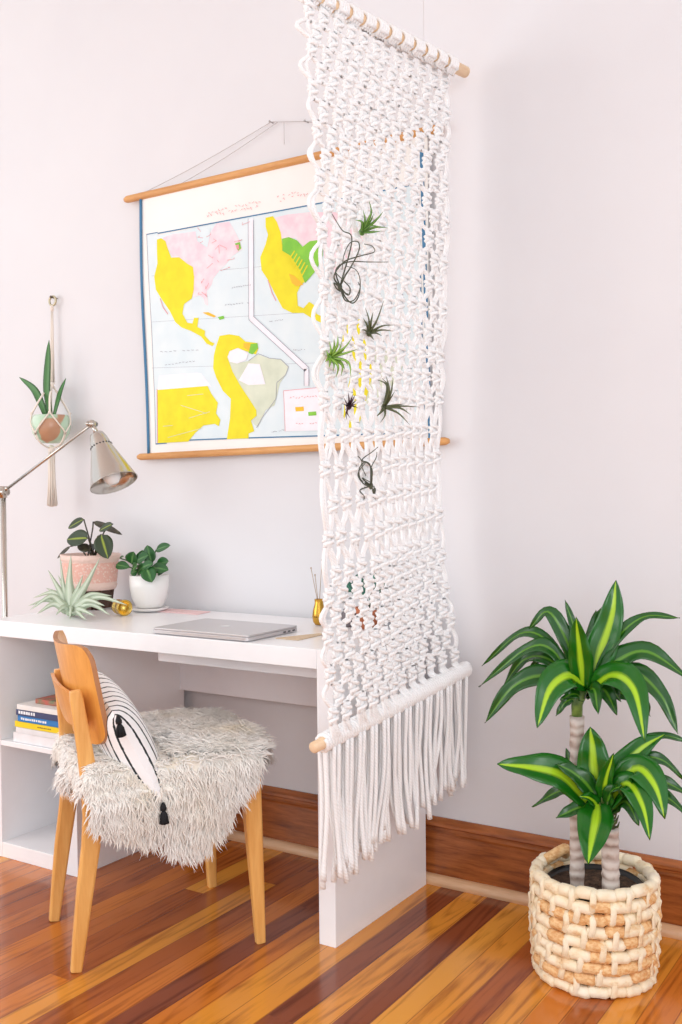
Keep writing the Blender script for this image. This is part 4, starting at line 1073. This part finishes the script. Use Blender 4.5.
# paper cards
def card(name, P, mat, label, cat, h=.0022):
    c = Vector((sum(p[0] for p in P)/4, sum(p[1] for p in P)/4, DZ)); b = MB(c)
    vs = [(p[0], p[1], DZ) for p in P]+[(p[0], p[1], DZ+h) for p in P]
    b.add(vs, [(3, 2, 1, 0), (4, 5, 6, 7)]+[(i, (i+1) % 4, (i+1) % 4+4, i+4) for i in range(4)], smooth=False)
    return tag(b.build(name, mat), label, cat)
card('paper_card', [(-2.37, -.135), (-2.18, -.135), (-2.19, -.055), (-2.37, -.055)], plain('pink_paper', srgb(240, 206, 206), .7), 'pale pink paper card lying flat on the desk behind the laptop', 'paper')
card('paper_card', [(-1.645, -.44), (-1.57, -.44), (-1.57, -.31), (-1.59, -.31)], plain('kraft_paper', srgb(214, 190, 160), .7), 'light brown paper lying on the desk beside the macrame edge', 'paper')
# laptop
lx0, lx1, ly0, ly1 = -2.012, -1.672, -.528, -.292
lap = thing('laptop', 'closed silver laptop with a logo on its lid, lying on the desk', 'laptop', ((lx0+lx1)/2, (ly0+ly1)/2, DZ)); lo_ = lap.location
ALU = Mat('aluminium', srgb(206, 204, 206), .38, .65).m
def slab(x0, x1, y0, y1, z0, z1, r, org):
    b = MB(org); ring = []
    for cx_, cy_, a0 in ((x1-r, y1-r, 0), (x0+r, y1-r, pi/2), (x0+r, y0+r, pi), (x1-r, y0+r, 1.5*pi)):
        for k in range(6): a = a0+k*pi/10; ring.append((cx_+r*cos(a), cy_+r*sin(a)))
    n = len(ring); vs = [(x, y, z0) for x, y in ring]+[(x, y, z1) for x, y in ring]
    b.add(vs, [tuple(reversed(range(n))), tuple(range(n, 2*n))]+[(i, (i+1) % n, (i+1) % n+n, i+n) for i in range(n)], smooth=False); return b
slab(lx0, lx1, ly0, ly1, DZ+.0015, DZ+.0115, .012, lo_).build('laptop_base', ALU, lap, bevel=.001)
lid = slab(lx0, lx1, ly0, ly1, DZ+.0122, DZ+.0172, .012, lo_).build('lid', ALU, lap, bevel=.001)
b = MB(lo_); lc = Vector(((lx0+lx1)/2, (ly0+ly1)/2, DZ+.0178))
def flat(b, pts, z):
    tri = tessellate_polygon([[Vector((p[0], p[1], 0)) for p in pts]]); vs = [(p[0], p[1], z) for p in pts]; b.add(vs, [t for t in tri], smooth=False)
pts = []
for k in range(48):
    a = 2*pi*k/48; r = .0165*(1-.13*max(0, cos(a-pi/2))**14+(-.08)*max(0, cos(a+pi/2))**10)*(1-.06*abs(sin(a))); x, y = r*cos(a), r*sin(a)
    dd = math.hypot(x-.0215, y-.002)
    if dd < .0105: x, y = .0215+(x-.0215)/dd*.0105, .002+(y-.002)/dd*.0105
    pts.append((lc.x-x*1.0, lc.y-y*1.0))
flat(b, pts, lc.z)
flat(b, [(lc.x-.001, lc.y-.018), (lc.x-.004, lc.y-.022), (lc.x-.006, lc.y-.027), (lc.x-.002, lc.y-.024)], lc.z)
b.build('lid_logo', plain('logo_white', srgb(246, 246, 248), .2), lid)
b = MB(lo_); b.box(lx1-.06, lx1-.02, ly1+.0005, ly1+.003, DZ+.006, DZ+.013); b.box(lx0+.02, lx1-.07, ly1+.0005, ly1+.0025, DZ+.006, DZ+.0125); b.build('hinge', plain('hinge_dark', srgb(60, 60, 66), .4), lap)
b = MB(lo_)
for k in range(3): b.box(lx1-.0005, lx1+.0004, ly1-.03-k*.022, ly1-.018-k*.022, DZ+.004, DZ+.008)
b.build('ports', plain('port_dark', srgb(50, 50, 56), .4), lap)
# brass bud vase near the hanging
bv = Vector((at(319, 607, y=-.16).x, -.16, DZ)); vz = thing('brass_vase', 'small brass bud vase with dry twigs on the desk next to the macrame', 'vase', bv)
b = MB(bv); b.lathe([(0, .002), (.012, .002), (.0185, .012), (.0205, .028), (.018, .046), (.0125, .066), (.0135, .078), (.0115, .078), (.0105, .064), (0, .03)], bv, 28); b.build('vase_body', Mat('vase_brass', srgb(206, 160, 70), .22, 1).m, vz)
b = MB(bv)
for tx, ty in ((311, 568), (315, 575), (322, 560)): T_ = at(tx, ty, y=-.17); b.tube([bv+zz*.05, bv.lerp(T_, .6)+zz*.02, T_], .0011, 5); b.ball(T_, .003, 6)
b.build('twigs', tone('twig_tan', srgb(196, 176, 156), srgb(176, 150, 128), 30), vz)
# terracotta pot and plant behind the hanging
tp = Vector((at(369, 612, y=-.15).x, -.15, DZ)); tpt = thing('rubber_plant', 'small blue-green leafed plant in a terracotta pot, seen through the macrame', 'potted plant', tp)
b = MB(tp); b.lathe([(0, .001), (.026, .001), (.036, .045), (.04, .047), (.041, .062), (.036, .062), (.034, .05)], tp, 28); b.build('pot', plain('terracotta', srgb(190, 112, 76), .8, bump=.2), tpt)
soil(tpt, (tp.x, tp.y, tp.z+.054), .035, tp)
RUB = leafmat('blue_green_leaf', srgb(42, 104, 88), srgb(90, 150, 126), .06)
b = MB(tp); cen = tp+zz*.055
for (fx, fy), (tx, ty), wd_, dy in [((360, 594), (357, 574), 12, 0), ((372, 592), (374, 571), 11, 0), ((366, 596), (350, 588), 9, -.02), ((376, 594), (388, 578), 9, .02), ((370, 598), (366, 582), 10, -.02), ((380, 590), (398, 576), 8, .0), ((352, 592), (344, 580), 8, .0)]:
    F_, T_ = at(fx, fy, y=tp.y+dy), at(tx, ty, y=tp.y+dy); ellleaf(b, F_, T_, wd_*2.9/FPX*1.2, (.4, -.8, .4)); b.tube([cen, cen.lerp(F_, .6)+zz*.006, F_], .0016, 6)
b.build('foliage', RUB, tpt, solid=.0008)
for px, r_, h_, mat, lab in ((350, .026, .05, plain('slate_stone', srgb(120, 112, 116), .6), 'small grey jar on the desk left of the terracotta pot, behind the macrame'), (396, .024, .07, plain('grey_glaze', srgb(150, 154, 160), .4), 'small blue-grey jar on the desk right of the terracotta pot, behind the macrame')):
    c0 = Vector((at(px, 612, y=-.13).x, -.13, DZ)); b = MB(c0)
    b.lathe([(0, .0005), (r_*.8, .0005), (r_, h_*.2), (r_, h_*.75), (r_*.75, h_*.92), (r_*.8, h_), (r_*.68, h_), (r_*.65, h_*.9), (0, h_*.4)], c0, 24)
    tag(b.build('jar', mat), lab, 'jar')

# ================================================================== BOOKS ON THE SHELF
def book(z, h, x0, x1, y0, y1, cover, label, marks=None, rz=0):
    c = Vector(((x0+x1)/2, (y0+y1)/2, z)); t = thing('book', label, 'book', c, rz, 'books stacked on the desk shelf')
    X0, X1, Y0, Y1 = x0-c.x, x1-c.x, y0-c.y, y1-c.y
    b = MB(); b.box(X0, X1, Y0, Y1, 0, .0018); b.box(X0, X1, Y0, Y1, h-.0022, h-.0004); b.box(X0, X1, Y0, Y0+.002, .0018, h-.0022)
    b.build('cover', cover, t, bevel=.0006)
    b = MB(); b.box(X0+.003, X1-.003, Y0+.002, Y1-.003, .0018, h-.0022); b.build('pages', PAGES, t)
    if marks:
        mt, L = marks; b = MB()
        for a, c_, q, s_ in L: b.box(lerp(X0, X1, a), lerp(X0, X1, c_), Y0-.0004, Y0+.0004, h*q, h*s_)
        b.build('spine_print', mt, t)
    return t
PAGES = plain('page_white', srgb(236, 232, 224), .8)
def bar(a, c, q, s_, n):
    """blurred spine lettering: short blocks"""
    out = []
    for k in range(n):
        x = lerp(a, c, k/n); out.append((x, x+(c-a)/n*random.uniform(.6, .85), q+random.uniform(0, .05), s_-random.uniform(0, .08)))
    return out
z = .372; wht = plain('spine_white', srgb(240, 244, 248), .5)
specs = [(.030, -2.60, -2.375, plain('book_white', srgb(240, 240, 242), .5), 'thick white book at the very bottom of the shelf stack', None),
 (.017, -2.585, -2.38, plain('book_pale', srgb(232, 232, 234), .5), 'off-white book directly under the yellow one on the shelf', None),
 (.018, -2.592, -2.385, plain('book_yellow', srgb(244, 214, 30), .4), 'yellow book in the middle of the shelf stack', (plain('spine_brown', srgb(150, 120, 40), .5), bar(.5, .8, .35, .65, 7))),
 (.019, -2.578, -2.39, plain('book_blue', srgb(40, 126, 196), .4), 'bright blue book on top of the yellow one', (wht, bar(.08, .7, .3, .72, 12))),
 (.019, -2.582, -2.386, plain('book_navy', srgb(60, 70, 110), .4), 'dark navy book between the blue and the white book', (wht, bar(.06, .46, .25, .8, 7))),
 (.016, -2.575, -2.39, plain('book_ivory', srgb(238, 236, 232), .5), 'white book lying on the navy one near the top of the shelf stack', None)]
for h, x0, x1, mt, lab, mk in specs:
    book(z, h, x0, x1, -.535+random.uniform(0, .006), -.38, mt, lab, mk); z += h+.0004
book(z, .015, -2.53, -2.40, -.50, -.385, tone('book_red_green', srgb(190, 92, 78), srgb(84, 128, 92), 26, .5), 'small book with a red and green cover on top of the stack')
